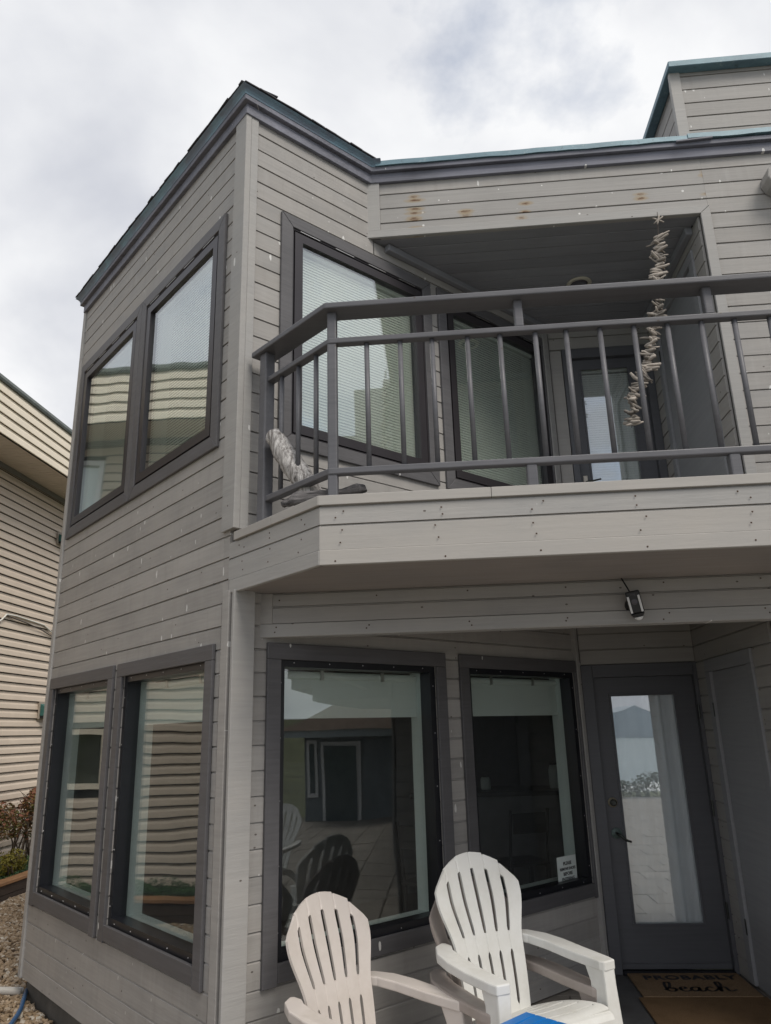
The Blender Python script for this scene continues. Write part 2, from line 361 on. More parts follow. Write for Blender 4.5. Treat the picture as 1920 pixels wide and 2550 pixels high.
# wall frames: local x runs along the wall, local -y points out of the house, z up
C45 = math.sqrt(0.5)
LLEN = 3.075
FL = frame((-LLEN*C45, LLEN*C45, 0), -45)     # left bay wall; local x = LLEN - s
FA = frame((0, 0, 0), 45)                     # right bay wall, x = s
YB = 0.728; YD = 2.16; XS = 3.09
FF = frame((0, YB, 0), 0)                     # street front plane
FD = frame((0, YD, 0), 0)                     # back of the recessed porch
FS = frame((XS, YD, 0), -90)                  # porch side wall facing left; local x = YD - y
GRID0, PITCH = 0.383-0.126*3, 0.126

house = empty('beach_house'); WORLD['beach_house'] = Matrix(); tag(house, 'grey wooden two storey beach house with corner bay windows and a recessed balcony', 'house')

# ------------------------------------------------------------------ walls and boards
_bc = {}
def board_mesh(L, h, t=0.018):
    key = (round(L, 3), round(h, 3), t)
    if key not in _bc:
        b = MB(); g = 0.0055
        if h > 0.06:
            sec = [(0, 0.001), (-t, 0.002), (-t, h-0.0105), (-t+0.006, h-0.0065), (-t+0.008, h-0.0005), (0, h-0.0005)]
        else: sec = [(0, 0), (-t, 0), (-t, h-0.001), (0, h-0.001)]
        b.prism([(0, y, z) for y, z in sec], (L, 0, 0)); _bc[key] = b.mesh('siding_board')
    return _bc[key]
NB = [0]; GATHER = None
def put_board(parent, F, x0, x1, z0, z1, mat, name='siding_board', t=0.018):
    if x1-x0 < 0.012 or z1-z0 < 0.008: return
    if GATHER is not None:                      # the narrowest strips beyond the first 300 boards become one part
        h = z1-z0; sec = [(0, 0.001), (-t, 0.002), (-t, h-0.0105), (-t+0.006, h-0.0065), (-t+0.008, h-0.0005), (0, h-0.0005)]
        GATHER.prism([(x0, y, z0+z) for y, z in sec], (x1-x0, 0, 0)); return
    me = board_mesh(x1-x0, z1-z0, t)
    if not me.materials: me.materials.append(None)
    mw = F @ Matrix.Translation((x0, random.uniform(-0.0008, 0.0008), z0+random.uniform(-0.0006, 0.0006)))
    o = link(name, me, None, parent, mw)
    o.material_slots[0].link = 'OBJECT'; o.material_slots[0].material = mat
    NB[0] += 1; return o
def rows(z0, z1):
    k = math.floor((z0-GRID0)/PITCH+1e-4); out = []
    while GRID0+k*PITCH < z1-1e-4:
        a, b = max(z0, GRID0+k*PITCH), min(z1, GRID0+(k+1)*PITCH)
        if b-a > 0.008: out.append((a, b))
        k += 1
    return out
def clad(parent, F, x0, x1, z0, z1, holes, mat, name='siding_board'):
    """lay boards on the wall, cut round the holes (x0,x1,z0,z1)"""
    for (a, b) in rows(z0, z1):
        cuts = sorted([h for h in holes if h[2] < b-1e-4 and h[3] > a+1e-4])
        x = x0
        for h in cuts:
            put_board(parent, F, x, h[0], a, b, mat, name)
            if h[3] < b-0.01: put_board(parent, F, h[0], h[1], h[3], b, mat, name)
            if h[2] > a+0.01: put_board(parent, F, h[0], h[1], a, h[2], mat, name)
            x = h[1]
        put_board(parent, F, x, x1, a, b, mat, name)
def sheath(name, F, x0, x1, z0, z1, holes, t=0.10, mat='sheath', parent=house):
    xs = sorted({x0, x1, *[h[0] for h in holes], *[h[1] for h in holes]}); zs = sorted({z0, z1, *[h[2] for h in holes], *[h[3] for h in holes]})
    xs = [x for x in xs if x0 <= x <= x1]; zs = [z for z in zs if z0 <= z <= z1]
    def solid(i, j):
        if i < 0 or j < 0 or i >= len(xs)-1 or j >= len(zs)-1: return False
        cx, cz = (xs[i]+xs[i+1])/2, (zs[j]+zs[j+1])/2
        return not any(h[0] < cx < h[1] and h[2] < cz < h[3] for h in holes)
    b = MB()
    for i in range(len(xs)-1):
        for j in range(len(zs)-1):
            if not solid(i, j): continue
            X0, X1, Z0, Z1 = xs[i], xs[i+1], zs[j], zs[j+1]
            b.poly([(X0, 0, Z0), (X1, 0, Z0), (X1, 0, Z1), (X0, 0, Z1)]); b.poly([(X0, t, Z0), (X0, t, Z1), (X1, t, Z1), (X1, t, Z0)])
            if not solid(i-1, j): b.poly([(X0, 0, Z0), (X0, 0, Z1), (X0, t, Z1), (X0, t, Z0)])
            if not solid(i+1, j): b.poly([(X1, 0, Z0), (X1, t, Z0), (X1, t, Z1), (X1, 0, Z1)])
            if not solid(i, j-1): b.poly([(X0, 0, Z0), (X0, t, Z0), (X1, t, Z0), (X1, 0, Z0)])
            if not solid(i, j+1): b.poly([(X0, 0, Z1), (X1, 0, Z1), (X1, t, Z1), (X0, t, Z1)])
    return link(name, b.mesh(name, fix=False), M[mat], parent, F)
def piece(name, F, a, b, mat, parent, bevel=0.003, seg=1):
    """one squared timber with its origin at its low corner"""
    q = MB().box((0, 0, 0), (b[0]-a[0], b[1]-a[1], b[2]-a[2]))
    return link(name, q.mesh(name, bevel, seg), M[mat] if isinstance(mat, str) else mat, parent, F @ Matrix.Translation(a))

FT = -0.018                                    # face of the boards
TW = 0.088                                     # window trim width
def trim_ring(F, x0, x1, z0, z1, parent, mat='dark', mitre=True, w_=TW, d0=-0.040, d1=-0.0185):
    def seg(pts):
        c = Vector((sum(p[0] for p in pts)/4, 0, sum(p[1] for p in pts)/4))
        b = MB().prism([(p[0]-c.x, 0, p[1]-c.z) for p in pts], (0, d1-d0, 0))
        link('trim_board', b.mesh('trim_board', 0.003, 1), M[mat], parent, F @ Matrix.Translation((c.x, d0, c.z)))
    i0, i1, k0, k1 = x0+w_, x1-w_, z0+w_, z1-w_; e = 0.0008
    if mitre:
        seg([(x0, z1), (i0, k1+e), (i1, k1+e), (x1, z1)][::-1]); seg([(x0, z0), (x1, z0), (i1, k0-e), (i0, k0-e)])
        seg([(x0, z0+e), (i0-e, k0), (i0-e, k1), (x0, z1-e)]); seg([(i1+e, k0), (x1, z0+e), (x1, z1-e), (i1+e, k1)])
    else:
        seg([(x0, k1), (x1, k1), (x1, z1), (x0, z1)]); seg([(i0, z0), (i1, z0), (i1, k0), (i0, k0)])
        seg([(x0, z0-0.012), (i0-e, z0-0.012), (i0-e, k1-e), (x0, k1-e)]); seg([(i1+e, z0-0.012), (x1, z0-0.012), (x1, k1-e), (i1+e, k1-e)])
def ring_mesh(name, x0, x1, z0, z1, wd, y0, y1, bevel=0.002):
    b = MB()
    b.box((x0, y0, z0), (x1, y1, z0+wd)); b.box((x0, y0, z1-wd), (x1, y1, z1))
    b.box((x0, y0, z0+wd), (x0+wd, y1, z1-wd)); b.box((x1-wd, y0, z0+wd), (x1, y1, z1-wd))
    return b.mesh(name, 0)
def low_window(F, x0, x1, z0, z1, shade_z, reveal_l=True):
    i0, i1, k0, k1 = x0+TW, x1-TW, z0+TW, z1-TW
    w_ = link('window', ring_mesh('window_frame', i0-0.012, i1+0.012, k0-0.012, k1+0.012, 0.05, -0.010, 0.085), M['black'], house, F)
    trim_ring(F, x0, x1, z0, z1, w_, mitre=False)
    a0, a1, c0, c1 = i0+0.036, i1-0.036, k0+0.036, k1-0.036
    pb = MB().box((a0, 0.052, c0), (a1, 0.060, c1)); link('pane', pb.mesh('pane', fix=False), M['glass_low'], w_, F)
    link('jamb', ring_mesh('jamb', i0-0.02, i1+0.02, k0-0.02, k1+0.02, 0.052, 0.0855, 0.19), M['jamb'], w_, F)
    sb = MB().box((a0-0.004, 0.135, shade_z), (a1+0.004, 0.139, c1-0.012)); sb.tube([(a0, 0.137, c1-0.035), (a1, 0.137, c1-0.035)], 0.022, 10); sb.box((a0-0.002, 0.131, shade_z-0.012), (a1+0.002, 0.143, shade_z+0.008))
    link('roller_shade', sb.mesh('roller_shade'), M['shade'], w_, F)
    for t in (0.3, 0.72):
        q = MB().box((a0+(a1-a0)*t, 0.108, c1-0.060), (a0+(a1-a0)*t+0.022, 0.118, c1-0.006)); link('shade_bracket', q.mesh('shade_bracket'), M['metal'], w_, F)
    s = MB()
    for k in range(5):
        z = k0+0.12+(k1-k0-0.24)*k/4+random.uniform(-.02, .02)
        for x in (i0+0.014, i1-0.014): s.lathe([(0.0038, 0), (0.0034, 0.002), (0.001, 0.003)], 7, Matrix.Translation((x, -0.0105, z)) @ Matrix.Rotation(R_(90), 4, 'X'))
    for k in range(5):
        x = i0+0.1+(i1-i0-0.2)*k/4
        for z in (k0+0.014, k1-0.014): s.lathe([(0.0038, 0), (0.0034, 0.002), (0.001, 0.003)], 7, Matrix.Translation((x, -0.0105, z)) @ Matrix.Rotation(R_(90), 4, 'X'))
    tag(link('screw_heads', s.mesh('screw_heads'), M['screw'], w_, F), kind='stuff')
    return w_
def up_window(F, x0, x1, z0, z1, tilt=70):
    i0, i1, k0, k1 = x0+TW, x1-TW, z0+TW, z1-TW
    w_ = link('window', ring_mesh('window_frame', i0-0.012, i1+0.012, k0-0.012, k1+0.012, 0.022, -0.030, 0.075), M['bronze'], house, F)
    trim_ring(F, x0, x1, z0, z1, w_, mitre=True)
    g = 0.008
    s0, s1, t0, t1 = i0+0.010+g, i1-0.010-g, k0+0.010+g, k1-0.010-g-0.006
    sb = MB(); wd = 0.062
    for (pa, pb) in (((s0, t0), (s1, t0+wd)), ((s0, t1-wd), (s1, t1)), ((s0, t0+wd), (s0+wd, t1-wd)), ((s1-wd, t0+wd), (s1, t1-wd))):
        sb.box((pa[0], -0.034, pa[1]), (pb[0], 0.045, pb[1]))
    link('sash', sb.mesh('sash', 0), M['bronze'], w_, F)
    a0, a1, c0, c1 = s0+wd-0.002, s1-wd+0.002, t0+wd-0.002, t1-wd+0.002
    pb = MB().box((a0, -0.014, c0), (a1, -0.004, c1)); link('pane', pb.mesh('pane', fix=False), M['glass_up'], w_, F)
    v = MB()
    for q in range(4): v.box((i0+0.06+q*(i1-i0)/4, -0.0365, k1-0.009), (i0+0.06+q*(i1-i0)/4+0.16, -0.0305, k1-0.004))
    tag(link('vent_strip', v.mesh('vent_strip'), M['metal'], w_, F), kind='stuff')
    link('jamb', ring_mesh('jamb', i0-0.015, i1+0.015, k0-0.015, k1+0.015, 0.05, 0.0755, 0.17), M['jamb'], w_, F)
    blind(F, a0+0.006, a1-0.006, c0, c1-0.004, 0.030, w_, tilt)
    return w_
def blind(F, a0, a1, c0, c1, y, parent, tilt, pitch=0.0215):
    s = MB(); n = int((c1-0.055-c0)/pitch); ca, sa = math.cos(R_(tilt)), math.sin(R_(tilt)); d = 0.0125
    for k in range(n):
        z = c1-0.055-k*pitch
        # each slat bows slightly; its outer edge hangs lower
        p = [(y-d*ca, z-d*sa), (y-0.002*sa, z+0.002*ca), (y+d*ca, z+d*sa)]
        t = 0.0007
        s.poly([(a0, p[0][0], p[0][1]), (a1, p[0][0], p[0][1]), (a1, p[1][0], p[1][1]), (a0, p[1][0], p[1][1])])
        s.poly([(a0, p[1][0], p[1][1]), (a1, p[1][0], p[1][1]), (a1, p[2][0], p[2][1]), (a0, p[2][0], p[2][1])])
    tag(link('blind_slats', s.mesh('blind_slats', fix=False), M['blind'], parent, F), kind='stuff')
    h = MB().box((a0, y-0.014, c1-0.030), (a1, y+0.014, c1-0.002)); h.box((a0, y-0.011, c0+0.002), (a1, y+0.011, c0+0.016))
    for t in (0.15, 0.5, 0.85): h.box((a0+(a1-a0)*t, y-0.0152, c0+0.01), (a0+(a1-a0)*t+0.0015, y-0.0142, c1-0.03))
    link('blind_rail', h.mesh('blind_rail'), M['blind'], parent, F)

ZT = 5.66
LW = dict(z0=0.516, z1=2.182); UW = dict(z0=3.359, z1=5.018)
def sL(s0, s1): return LLEN-s1, LLEN-s0
wL = [(sL(0.153, 1.520), 'l'), (sL(1.592, 2.958), 'l'), (sL(0.209, 1.556), 'u'), (sL(1.560, 2.945), 'u')]
wA = [((0.196, 1.562), 'l'), ((1.695, 3.061), 'l'), ((0.244, 1.595), 'u'), ((1.668, 3.035), 'u')]
def holes_of(ws, m=0.0):
    out = []
    for (x0, x1), k in ws:
        z = LW if k == 'l' else UW
        out.append((x0+TW-m, x1-TW+m, z['z0']+TW-m, z['z1']-TW+m))
    return out
wallL = sheath('wall', FL, 0.0, LLEN, 0.0, ZT+0.1, holes_of(wL))
clad(wallL, FL, 0.062, LLEN-0.105, 0.0, ZT, holes_of(wL, 0.006), M['siding'])
clad(wallL, FL, LLEN-0.1048, LLEN-0.036, 2.458, 2.82, [], M['siding'])
ALEN = YD/C45
wallA = sheath('wall', FA, 0.0, ALEN, 0.0, ZT+0.1, holes_of(wA))
clad(wallA, FA, 0.095, ALEN-0.02, 0.0, 2.452, [h for h in holes_of(wA, 0.006) if h[2] < 2.4], M['siding'])
clad(wallA, FA, 0.055, YB/C45+0.01, 5.045, ZT, [], M['siding'])
clad(wallA, FA, 0.055, ALEN-0.02, 2.70, 5.045, [h for h in holes_of(wA, 0.006) if h[2] > 2.4], M['siding'])
put_board(wallA, FA, YB/C45+0.02, ALEN-0.02, 5.045, 5.158, M['siding'])
for (x, k) in wL:
    (low_window(FL, x[0], x[1], LW['z0'], LW['z1'], 1.792) if k == 'l' else up_window(FL, x[0], x[1], UW['z0'], UW['z1']))
for (x, k) in wA:
    (low_window(FA, x[0], x[1], LW['z0'], LW['z1'], 1.792) if k == 'l' else up_window(FA, x[0], x[1], UW['z0'], UW['z1']))
# corner boards
piece('corner_board', FL, (LLEN-0.105, -0.040, 2.80), (LLEN+0.036, -0.0005, ZT), 'trimgrey', wallL)
piece('corner_board', FL, (LLEN-0.075, -0.034, 0.0), (LLEN+0.002, -0.0005, 2.456), 'siding', wallL)
piece('corner_board', FL, (0.0, -0.032, 0.0), (0.062, -0.0005, ZT), 'trimgrey', wallL)
piece('corner_board', frame((-LLEN*C45, LLEN*C45, 0), -135), (-0.09, -0.016, 0.0), (0.0, -0.0005, ZT), 'trimgrey', wallL)
piece('corner_board', FA, (0.0, -0.034, 2.80), (0.055, -0.0005, ZT), 'trimgrey', wallA)
piece('corner_post', FA, (-0.034, -0.060, 0.0), (0.098, -0.0355, 2.452), 'trimgrey', wallA)
piece('corner_post_back', FA, (0.003, -0.0350, 0.0), (0.097, -0.0005, 2.452), 'trimgrey', wallA)
# end wall of the bay behind its left edge, and foundation
FE = frame((-LLEN*C45, LLEN*C45, 0), -135)     # faces away to the left
sheath('wall', frame((-LLEN*C45+5.9*C45, LLEN*C45+5.9*C45, 0), -135), 0.0, 5.9, 0.0, ZT+0.02, [], 0.10, 'room')
fb = MB().prism([(-LLEN*C45+0.03, LLEN*C45+0.03, -0.5), (0.0, 0.03, -0.5), (3.0, 3.03, -0.5), (3.0, 6.3, -0.5), (1.93, 6.3, -0.5)], (0, 0, 0.488))
link('foundation', fb.mesh('foundation'), M['concrete'], house)

# ------------------------------------------------------------------ front plane: beam, right wall, penthouse
XE = 6.1
wallF = sheath('wall', FF, XS, XE, 0.0, ZT+0.03, [])
clad(wallF, FF, XS+0.065, XE, 2.75, ZT, [], M['siding'])
# boards over the recess hang on a beam
beam = piece('balcony_beam', FF, (YB-0.10, 0.0, 5.163), (XS, 0.105, ZT+0.03), 'ceiling', house)
rb1 = rust_board_mat('beam_board_rust_a', [(0.26, 0.055, 0.052, 0.025, 1.0), (0.255, 0.015, 0.057, 0.018, 0.7), (1.04, 0.052, 0.034, 0.018, 0.9), (1.03, 0.085, 0.034, 0.020, 0.6)], GREY)
rb2 = rust_board_mat('beam_board_rust_b', [(0.26, 0.10, 0.052, 0.016, 1.0), (0.255, 0.065, 0.057, 0.013, 0.9), (0.25, 0.015, 0.046, 0.022, 1.0), (0.63, 0.045, 0.046, 0.018, 1.0), (0.63, 0.01, 0.034, 0.020, 0.6), (1.07, 0.075, 0.040, 0.015, 1.0), (1.06, -0.0, 0.034, 0.015, 1.0), (1.89, 0.075, 0.040, 0.013, 0.7999999999999999), (1.89, 0.040, 0.040, 0.015, 1.0), (2.36, 0.035, 0.040, 0.013, 0.7)], GREY)
rb3 = rust_board_mat('beam_board_rust_c', [(0.26, 0.052, 0.057, 0.015, 1.0), (0.255, 0.085, 0.034, 0.015, 0.7999999999999999), (2.37, 0.07, 0.040, 0.015, 0.9), (2.36, 0.10, 0.023, 0.025, 0.5)], GREY)
XB0 = YB+0.08
for (a, b, mt) in ((5.163, 5.297, rb1), (5.297, 5.423, rb2), (5.423, 5.549, rb3), (5.549, 5.655, M['siding'])):
    put_board(beam, FF, XB0-0.0, XS+0.064, a, b, mt, 'beam_board')
piece('corner_board', FF, (YB-0.03, -0.036, 5.222), (XB0-0.001, -0.0005, 5.655), 'trimgrey', beam)
# lower casing strip of the opening with mitred right jamb
b = MB().prism([(YB-0.035, 0, 5.160), (XS-0.004, 0, 5.160), (XS+0.066, 0, 5.222), (YB-0.035, 0, 5.222)], (0, 0.022, 0)); link('casing_board', b.mesh('casing_board', 0.003, 1), M['trimgrey'], beam, FF @ Matrix.Translation((0, -0.0405, 0)))
b = MB().prism([(XS-0.003, 0, 2.75), (XS+0.067, 0, 2.75), (XS+0.067, 0, 5.221), (XS-0.003, 0, 5.159)], (0, 0.0215, 0)); link('casing_board', b.mesh('casing_board', 0.003, 1), M['trimgrey'], wallF, FF @ Matrix.Translation((0, -0.0405, 0)))
piece('casing_board', FF, (XS-0.003, -0.0405, 0.0), (XS+0.10, -0.019, 2.452), 'trimgrey', wallF)
piece('front_panel', FF, (XS+0.1005, -0.018, 0.0), (XE, -0.0005, 2.452), 'siding_clean', wallF)

def sweep(path, prof):
    """profile (outward, z) swept along a plan polyline with mitred corners; outward = right of travel"""
    P = [Vector(p) for p in path]; n = len(P); b = MB(); m = len(prof)
    for i in range(n):
        d0 = (P[i]-P[i-1]).normalized() if i else (P[1]-P[0]).normalized()
        d1 = (P[i+1]-P[i]).normalized() if i < n-1 else d0
        n0, n1 = Vector((d0.y, -d0.x)), Vector((d1.y, -d1.x)); mt = (n0+n1); mt = mt/(mt.dot(n0))
        for (o, z) in prof: b.v.append((P[i].x+mt.x*o, P[i].y+mt.y*o, z))
    for i in range(n-1):
        for j in range(m): b.f.append((i*m+j, i*m+(j+1) % m, (i+1)*m+(j+1) % m, (i+1)*m+j))
    b.f.append(tuple(range(m))); b.f.append(tuple((n-1)*m+j for j in range(m-1, -1, -1)))
    return b
RL = LLEN-0.075; P0 = (-RL*C45+2.2*C45, RL*C45+2.2*C45); P1 = (-RL*C45, RL*C45); P2 = (0, 0); P3 = (YB, YB); P4 = (XE, YB)
roof = link('roof', MB().prism([(-LLEN*C45-0.02, LLEN*C45, 0), (0, -0.03, 0), (YB, YB-0.02, 0), (XE, YB-0.02, 0), (XE, 6, 0), (1.6, 6, 0)], (0, 0, 0.04)).mesh('roof'), M['shingle'], house, Matrix.Translation((0, 0, 5.752)))
full = [P0, P1, P2, P3, P4]
link('fascia_board', sweep(full, [(0.0, 5.636), (0.046, 5.636), (0.046, 5.7145), (0.0, 5.7145)]).mesh('fascia_board', 0.003, 1), M['fascia'], roof, Matrix())
link('fascia_board', sweep(full, [(0.0, 5.715), (0.075, 5.715), (0.075, 5.753), (0.0, 5.753)]).mesh('fascia_board', 0.003, 1), M['fascia'], roof, Matrix())
link('flashing', sweep([P0, P1, P2, P3, (YB+0.10, YB)], [(0.0, 5.7535), (0.077, 5.7535), (0.081, 5.765), (0.092, 5.780), (0.112, 5.797), (0.106, 5.804), (0.0, 5.812)]).mesh('flashing'), M['flash2'], roof, Matrix())
b = MB(); rows_ = 40; prev = None
def cap_strip(x0, x1, zt, seedk):
    rnd = random.Random(seedk); pts = []
    n = int((x1-x0)/0.12)
    b = MB()
    for k in range(n+1):
        x = x0+(x1-x0)*k/n; dz = rnd.uniform(-0.004, 0.004)
        b.v += [(x, YB-0.088, zt-0.044+dz), (x, YB-0.084, zt+dz*0.5), (x, YB-0.02, zt+0.006), (x, YB-0.02, zt-0.044)]
    for k in range(n):
        for j in range(4): b.f.append((k*4+j, k*4+(j+1) % 4, (k+1)*4+(j+1) % 4, (k+1)*4+j))
    b.f.append((0, 1, 2, 3)); b.f.append((n*4+3, n*4+2, n*4+1, n*4))
    return b
link('cap_flashing', cap_strip(YB+0.06, 3.07, 5.797, 1).mesh('cap_flashing'), M['flash'], roof, Matrix())
link('cap_flashing', cap_strip(3.07, XE, 5.806, 2).mesh('cap_flashing'), M['flash'], roof, Matrix.Translation((0, -0.004, 0)))
piece('flashing_strip', FF, (2.98, -0.098, 5.736), (3.24, -0.0765, 5.752), 'fascia', roof).matrix_basis = Matrix.Translation((2.98, YB-0.098, 5.736-5.752)) @ Matrix.Rotation(R_(-2.5), 4, 'Y')
# shingle tabs along the bay eaves
def shingles(F, x0, x1, seedk):
    rnd = random.Random(seedk); x = x0
    while x < x1-0.02:
        wd = min(rnd.uniform(0.09, 0.17), x1-x); ov = rnd.uniform(0.115, 0.122); th = rnd.uniform(0.006, 0.009)
        q = MB().prism([(0, -ov, 0), (wd-0.003, -ov+rnd.uniform(-.005, .005), 0), (wd-0.003, 0.16, 0.045), (0, 0.16, 0.045)], (0, 0, th))
        me = q.mesh('shingle')
        link('shingle', me, M['shingle'], roof, F @ Matrix.Translation((x, 0, 5.8045+rnd.uniform(0, 0.005))))
        x += wd
shingles(FL, -0.03, LLEN+0.10, 3); shingles(FA, -0.10, YB/C45+0.02, 4)
# rooftop box at the right
YP = YB+0.012; PZ1 = 6.487
pent = link('penthouse', MB().box((3.125, YP+0.02, 5.75), (XE, YP+3.2, PZ1)).mesh('penthouse'), M['sheath'], house)
FP = frame((0, YP+0.018, 0), 0); FPS = frame((3.125, YP+3.2, 0), -90)
clad(pent, FP, 3.127, XE, 5.76, PZ1, [], M['siding'])
clad(pent, FPS, 0.0, 3.15, 5.76, PZ1, [], M['siding'])
piece('corner_board', FP, (3.045, -0.030, 5.76), (3.126, -0.0005, PZ1), 'trimgrey', pent)
piece('corner_board', FPS, (3.10, -0.050, 5.76), (3.187, -0.0185, PZ1), 'cap', pent)
link('cap_flashing', sweep([(3.105, YP+3.3), (3.105, YP), (XE, YP)], [(0.0, PZ1-0.03), (0.075, PZ1-0.03), (0.075, PZ1+0.022), (0.06, PZ1+0.03), (0.0, PZ1+0.03)]).mesh('cap_flashing', 0.004, 1), M['flash'], pent)
# downspout elbow at the right edge
dsp = MB().prism([(3.60, 0, 5.47), (3.545, 0, 5.40), (3.535, 0, 5.335), (3.56, 0, 5.285), (3.70, 0, 5.16), (3.95, 0, 5.16), (3.95, 0, 5.47)], (0, 0.13, 0))
dsp.prism([(3.95, 0.0, 5.17), (4.07, 0.0, 5.17), (4.07, 0.0, 2.79), (3.95, 0.0, 2.79)], (0, 0.09, 0))
link('downspout_elbow', dsp.mesh('downspout_elbow', 0.008, 2), M['siding'], wallF, FF @ Matrix.Translation((0, -0.150, 0)))

# ------------------------------------------------------------------ recessed porch: side wall, back walls, ceilings
DLX = (1.115, 1.815); DUX = (0.98, 1.86)                      # storage door spans, as world y
def loc(y): return YD-y
sl_h = (loc(DLX[1])-0.0, loc(DLX[0])+0.0, -0.1, 2.053); su_h = (loc(DUX[1]), loc(DUX[0]), 2.7, 4.93)
wallS = sheath('wall', FS, 0.0, YD-YB, 0.0, ZT, [])
def grow(h, w_): return (h[0]-w_, h[1]+w_, h[2], h[3]+w_)
GATHER = MB()
clad(wallS, FS, 0.02, YD-YB-0.001, 0.0, 2.452, [grow(sl_h, 0.09)], M['siding_clean'])
clad(wallS, FS, 0.02, YD-YB-0.001, 2.75, 5.16, [grow(su_h, 0.08)], M['siding_clean'])
tag(link('siding_strips', GATHER.mesh('siding_strips'), M['siding_clean'], wallS, FS), kind='stuff'); GATHER = None
for h, zb, wd in ((sl_h, 0.02, 0.09), (su_h, 2.79, 0.08)):
    sd = piece('storage_door', FS, (h[0]+0.004, -0.012, zb), (h[1]-0.004, -0.0008, h[3]-0.004), 'storage', house)
    piece('casing_board', FS, (h[0]-wd, -0.034, zb), (h[0]-0.0005, -0.001, h[3]), 'storage', sd); piece('casing_board', FS, (h[1]+0.0005, -0.034, zb), (h[1]+wd, -0.001, h[3]), 'storage', sd)
    piece('casing_board', FS, (h[0]-wd, -0.034, h[3]+0.0005), (h[1]+wd, -0.001, h[3]+wd), 'storage', sd)
    for z in (zb+0.3, h[3]-0.32): piece('hinge', FS, (h[0]-0.012, -0.040, z), (h[0]+0.006, -0.0345, z+0.10), 'bronzehw', sd)
# lower entrance wall
dlh = (2.252, 3.062, -0.1, 2.075)
wallD = sheath('wall', FD, YD, XS+0.1, 0.0, 2.60, [dlh]); clad(wallD, FD, YD+0.03, XS-0.02, 2.155, 2.452, [], M['siding_clean'])
piece('corner_trim', FA, (ALEN-0.060, -0.050, 0.0), (ALEN-0.021, -0.0005, 2.452), 'trimgrey', wallD)
duh = (2.345, 3.01, 2.7, 4.84)
wallU = sheath('wall', FD, YD, XS+0.1, 2.60, ZT, [duh]); clad(wallU, FD, YD+0.03, XS-0.02, 4.93, 5.16, [], M['siding_clean']); put_board(wallU, FD, YD+0.03, 2.29, 2.8, 4.925, M['siding_clean'])
piece('corner_trim', FA, (ALEN-0.090, -0.050, 2.75), (ALEN-0.021, -0.0005, 5.16), 'trimgrey', wallU)
def glazed_door(x0, x1, z0, z1, g, mat, hinge_right=True):
    d = MB()
    gx0, gx1, gz0, gz1 = g
    d.box((x0, 0.02, z0), (x1, 0.065, gz0)); d.box((x0, 0.02, gz1), (x1, 0.065, z1)); d.box((x0, 0.02, gz0), (gx0, 0.065, gz1)); d.box((gx1, 0.02, gz0), (x1, 0.065, gz1))
    o = link('door', d.mesh('door', 0), M[mat], house, FD)
    bd = MB(); t = 0.016
    bd.box((gx0, 0.012, gz0), (gx1, 0.0195, gz0+t)); bd.box((gx0, 0.012, gz1-t), (gx1, 0.0195, gz1)); bd.box((gx0, 0.012, gz0+t), (gx0+t, 0.0195, gz1-t)); bd.box((gx1-t, 0.012, gz0+t), (gx1, 0.0195, gz1-t))
    link('glazing_bead', bd.mesh('glazing_bead', 0.002, 1), M[mat], o, FD)
    pb = MB().box((gx0-0.002, 0.034, gz0-0.002), (gx1+0.002, 0.042, gz1+0.002)); link('pane', pb.mesh('pane', fix=False), M['glass_door'], o, FD)
    return o
dl = glazed_door(2.274, 3.042, 0.022, 2.052, (2.390, 2.898, 0.298, 1.926), 'dark2')
cu = MB(); n = 40
for k in range(n):
    x0_, x1_ = 2.38+(0.53)*k/n, 2.38+0.53*(k+1)/n; f_ = lambda x: 0.075+0.006*math.sin(x*60)
    cu.poly([(x0_, f_(x0_), 0.28), (x1_, f_(x1_), 0.28), (x1_, f_(x1_), 1.95), (x0_, f_(x0_), 1.95)])
link('curtain', cu.mesh('curtain', fix=False, smooth=True), M['curtain'], dl, FD)
du = glazed_door(2.352, 3.003, 2.79, 4.832, (2.440, 2.872, 2.98, 4.748), 'dark2')
blind(FD, 2.445, 2.867, 2.985, 4.745, 0.056, du, 71)
for o, x0, x1, zt, zb in ((dl, 2.185, 3.088, 2.152, 0.0), (du, 2.295, 3.07, 4.925, 2.78)):
    s_ = 2.272 if o is dl else 2.350; e_ = 3.044 if o is dl else 3.005; h_ = 2.054 if o is dl else 4.834
    piece('casing_board', FD, (x0, -0.030, zb), (s_, 0.03, zt), 'dark2', o); piece('casing_board', FD, (e_, -0.030, zb), (x1, 0.03, zt), 'dark2', o); piece('casing_board', FD, (s_+0.0005, -0.030, h_), (e_-0.0005, 0.03, zt), 'dark2', o)
piece('threshold', FD, (2.274, -0.05, 0.0), (3.042, 0.019, 0.021), 'black', dl); piece('kick_rail', FD, (2.276, 0.004, 0.026), (3.040, 0.0195, 0.062), 'dark2', dl)
for z in (0.35, 1.03, 1.72): link('hinge', MB().tube([(3.045, -0.034, z), (3.045, -0.034, z+0.11)], 0.008, 8).mesh('hinge'), M['bronzehw'], dl, FD)
def rot(x, z): return FD @ Matrix.Translation((x, 0.0198, z)) @ Matrix.Rotation(R_(90), 4, 'X')
q = MB().lathe([(0.036, 0), (0.034, 0.006), (0.026, 0.010)], 20); link('deadbolt_plate', q.mesh('deadbolt_plate'), M['brasshw'], dl, rot(2.333, 1.135))
link('deadbolt', MB().lathe([(0.025, 0), (0.025, 0.022), (0.018, 0.026), (0.012, 0.024)], 20).mesh('deadbolt'), M['bronzehw'], dl, rot(2.333, 1.135) @ Matrix.Translation((0, 0, 0.0102)))
link('handle_rosette', MB().lathe([(0.040, 0), (0.038, 0.006), (0.030, 0.009), (0.018, 0.014)], 20).mesh('handle_rosette'), M['verdigris'], dl, rot(2.338, 0.920))
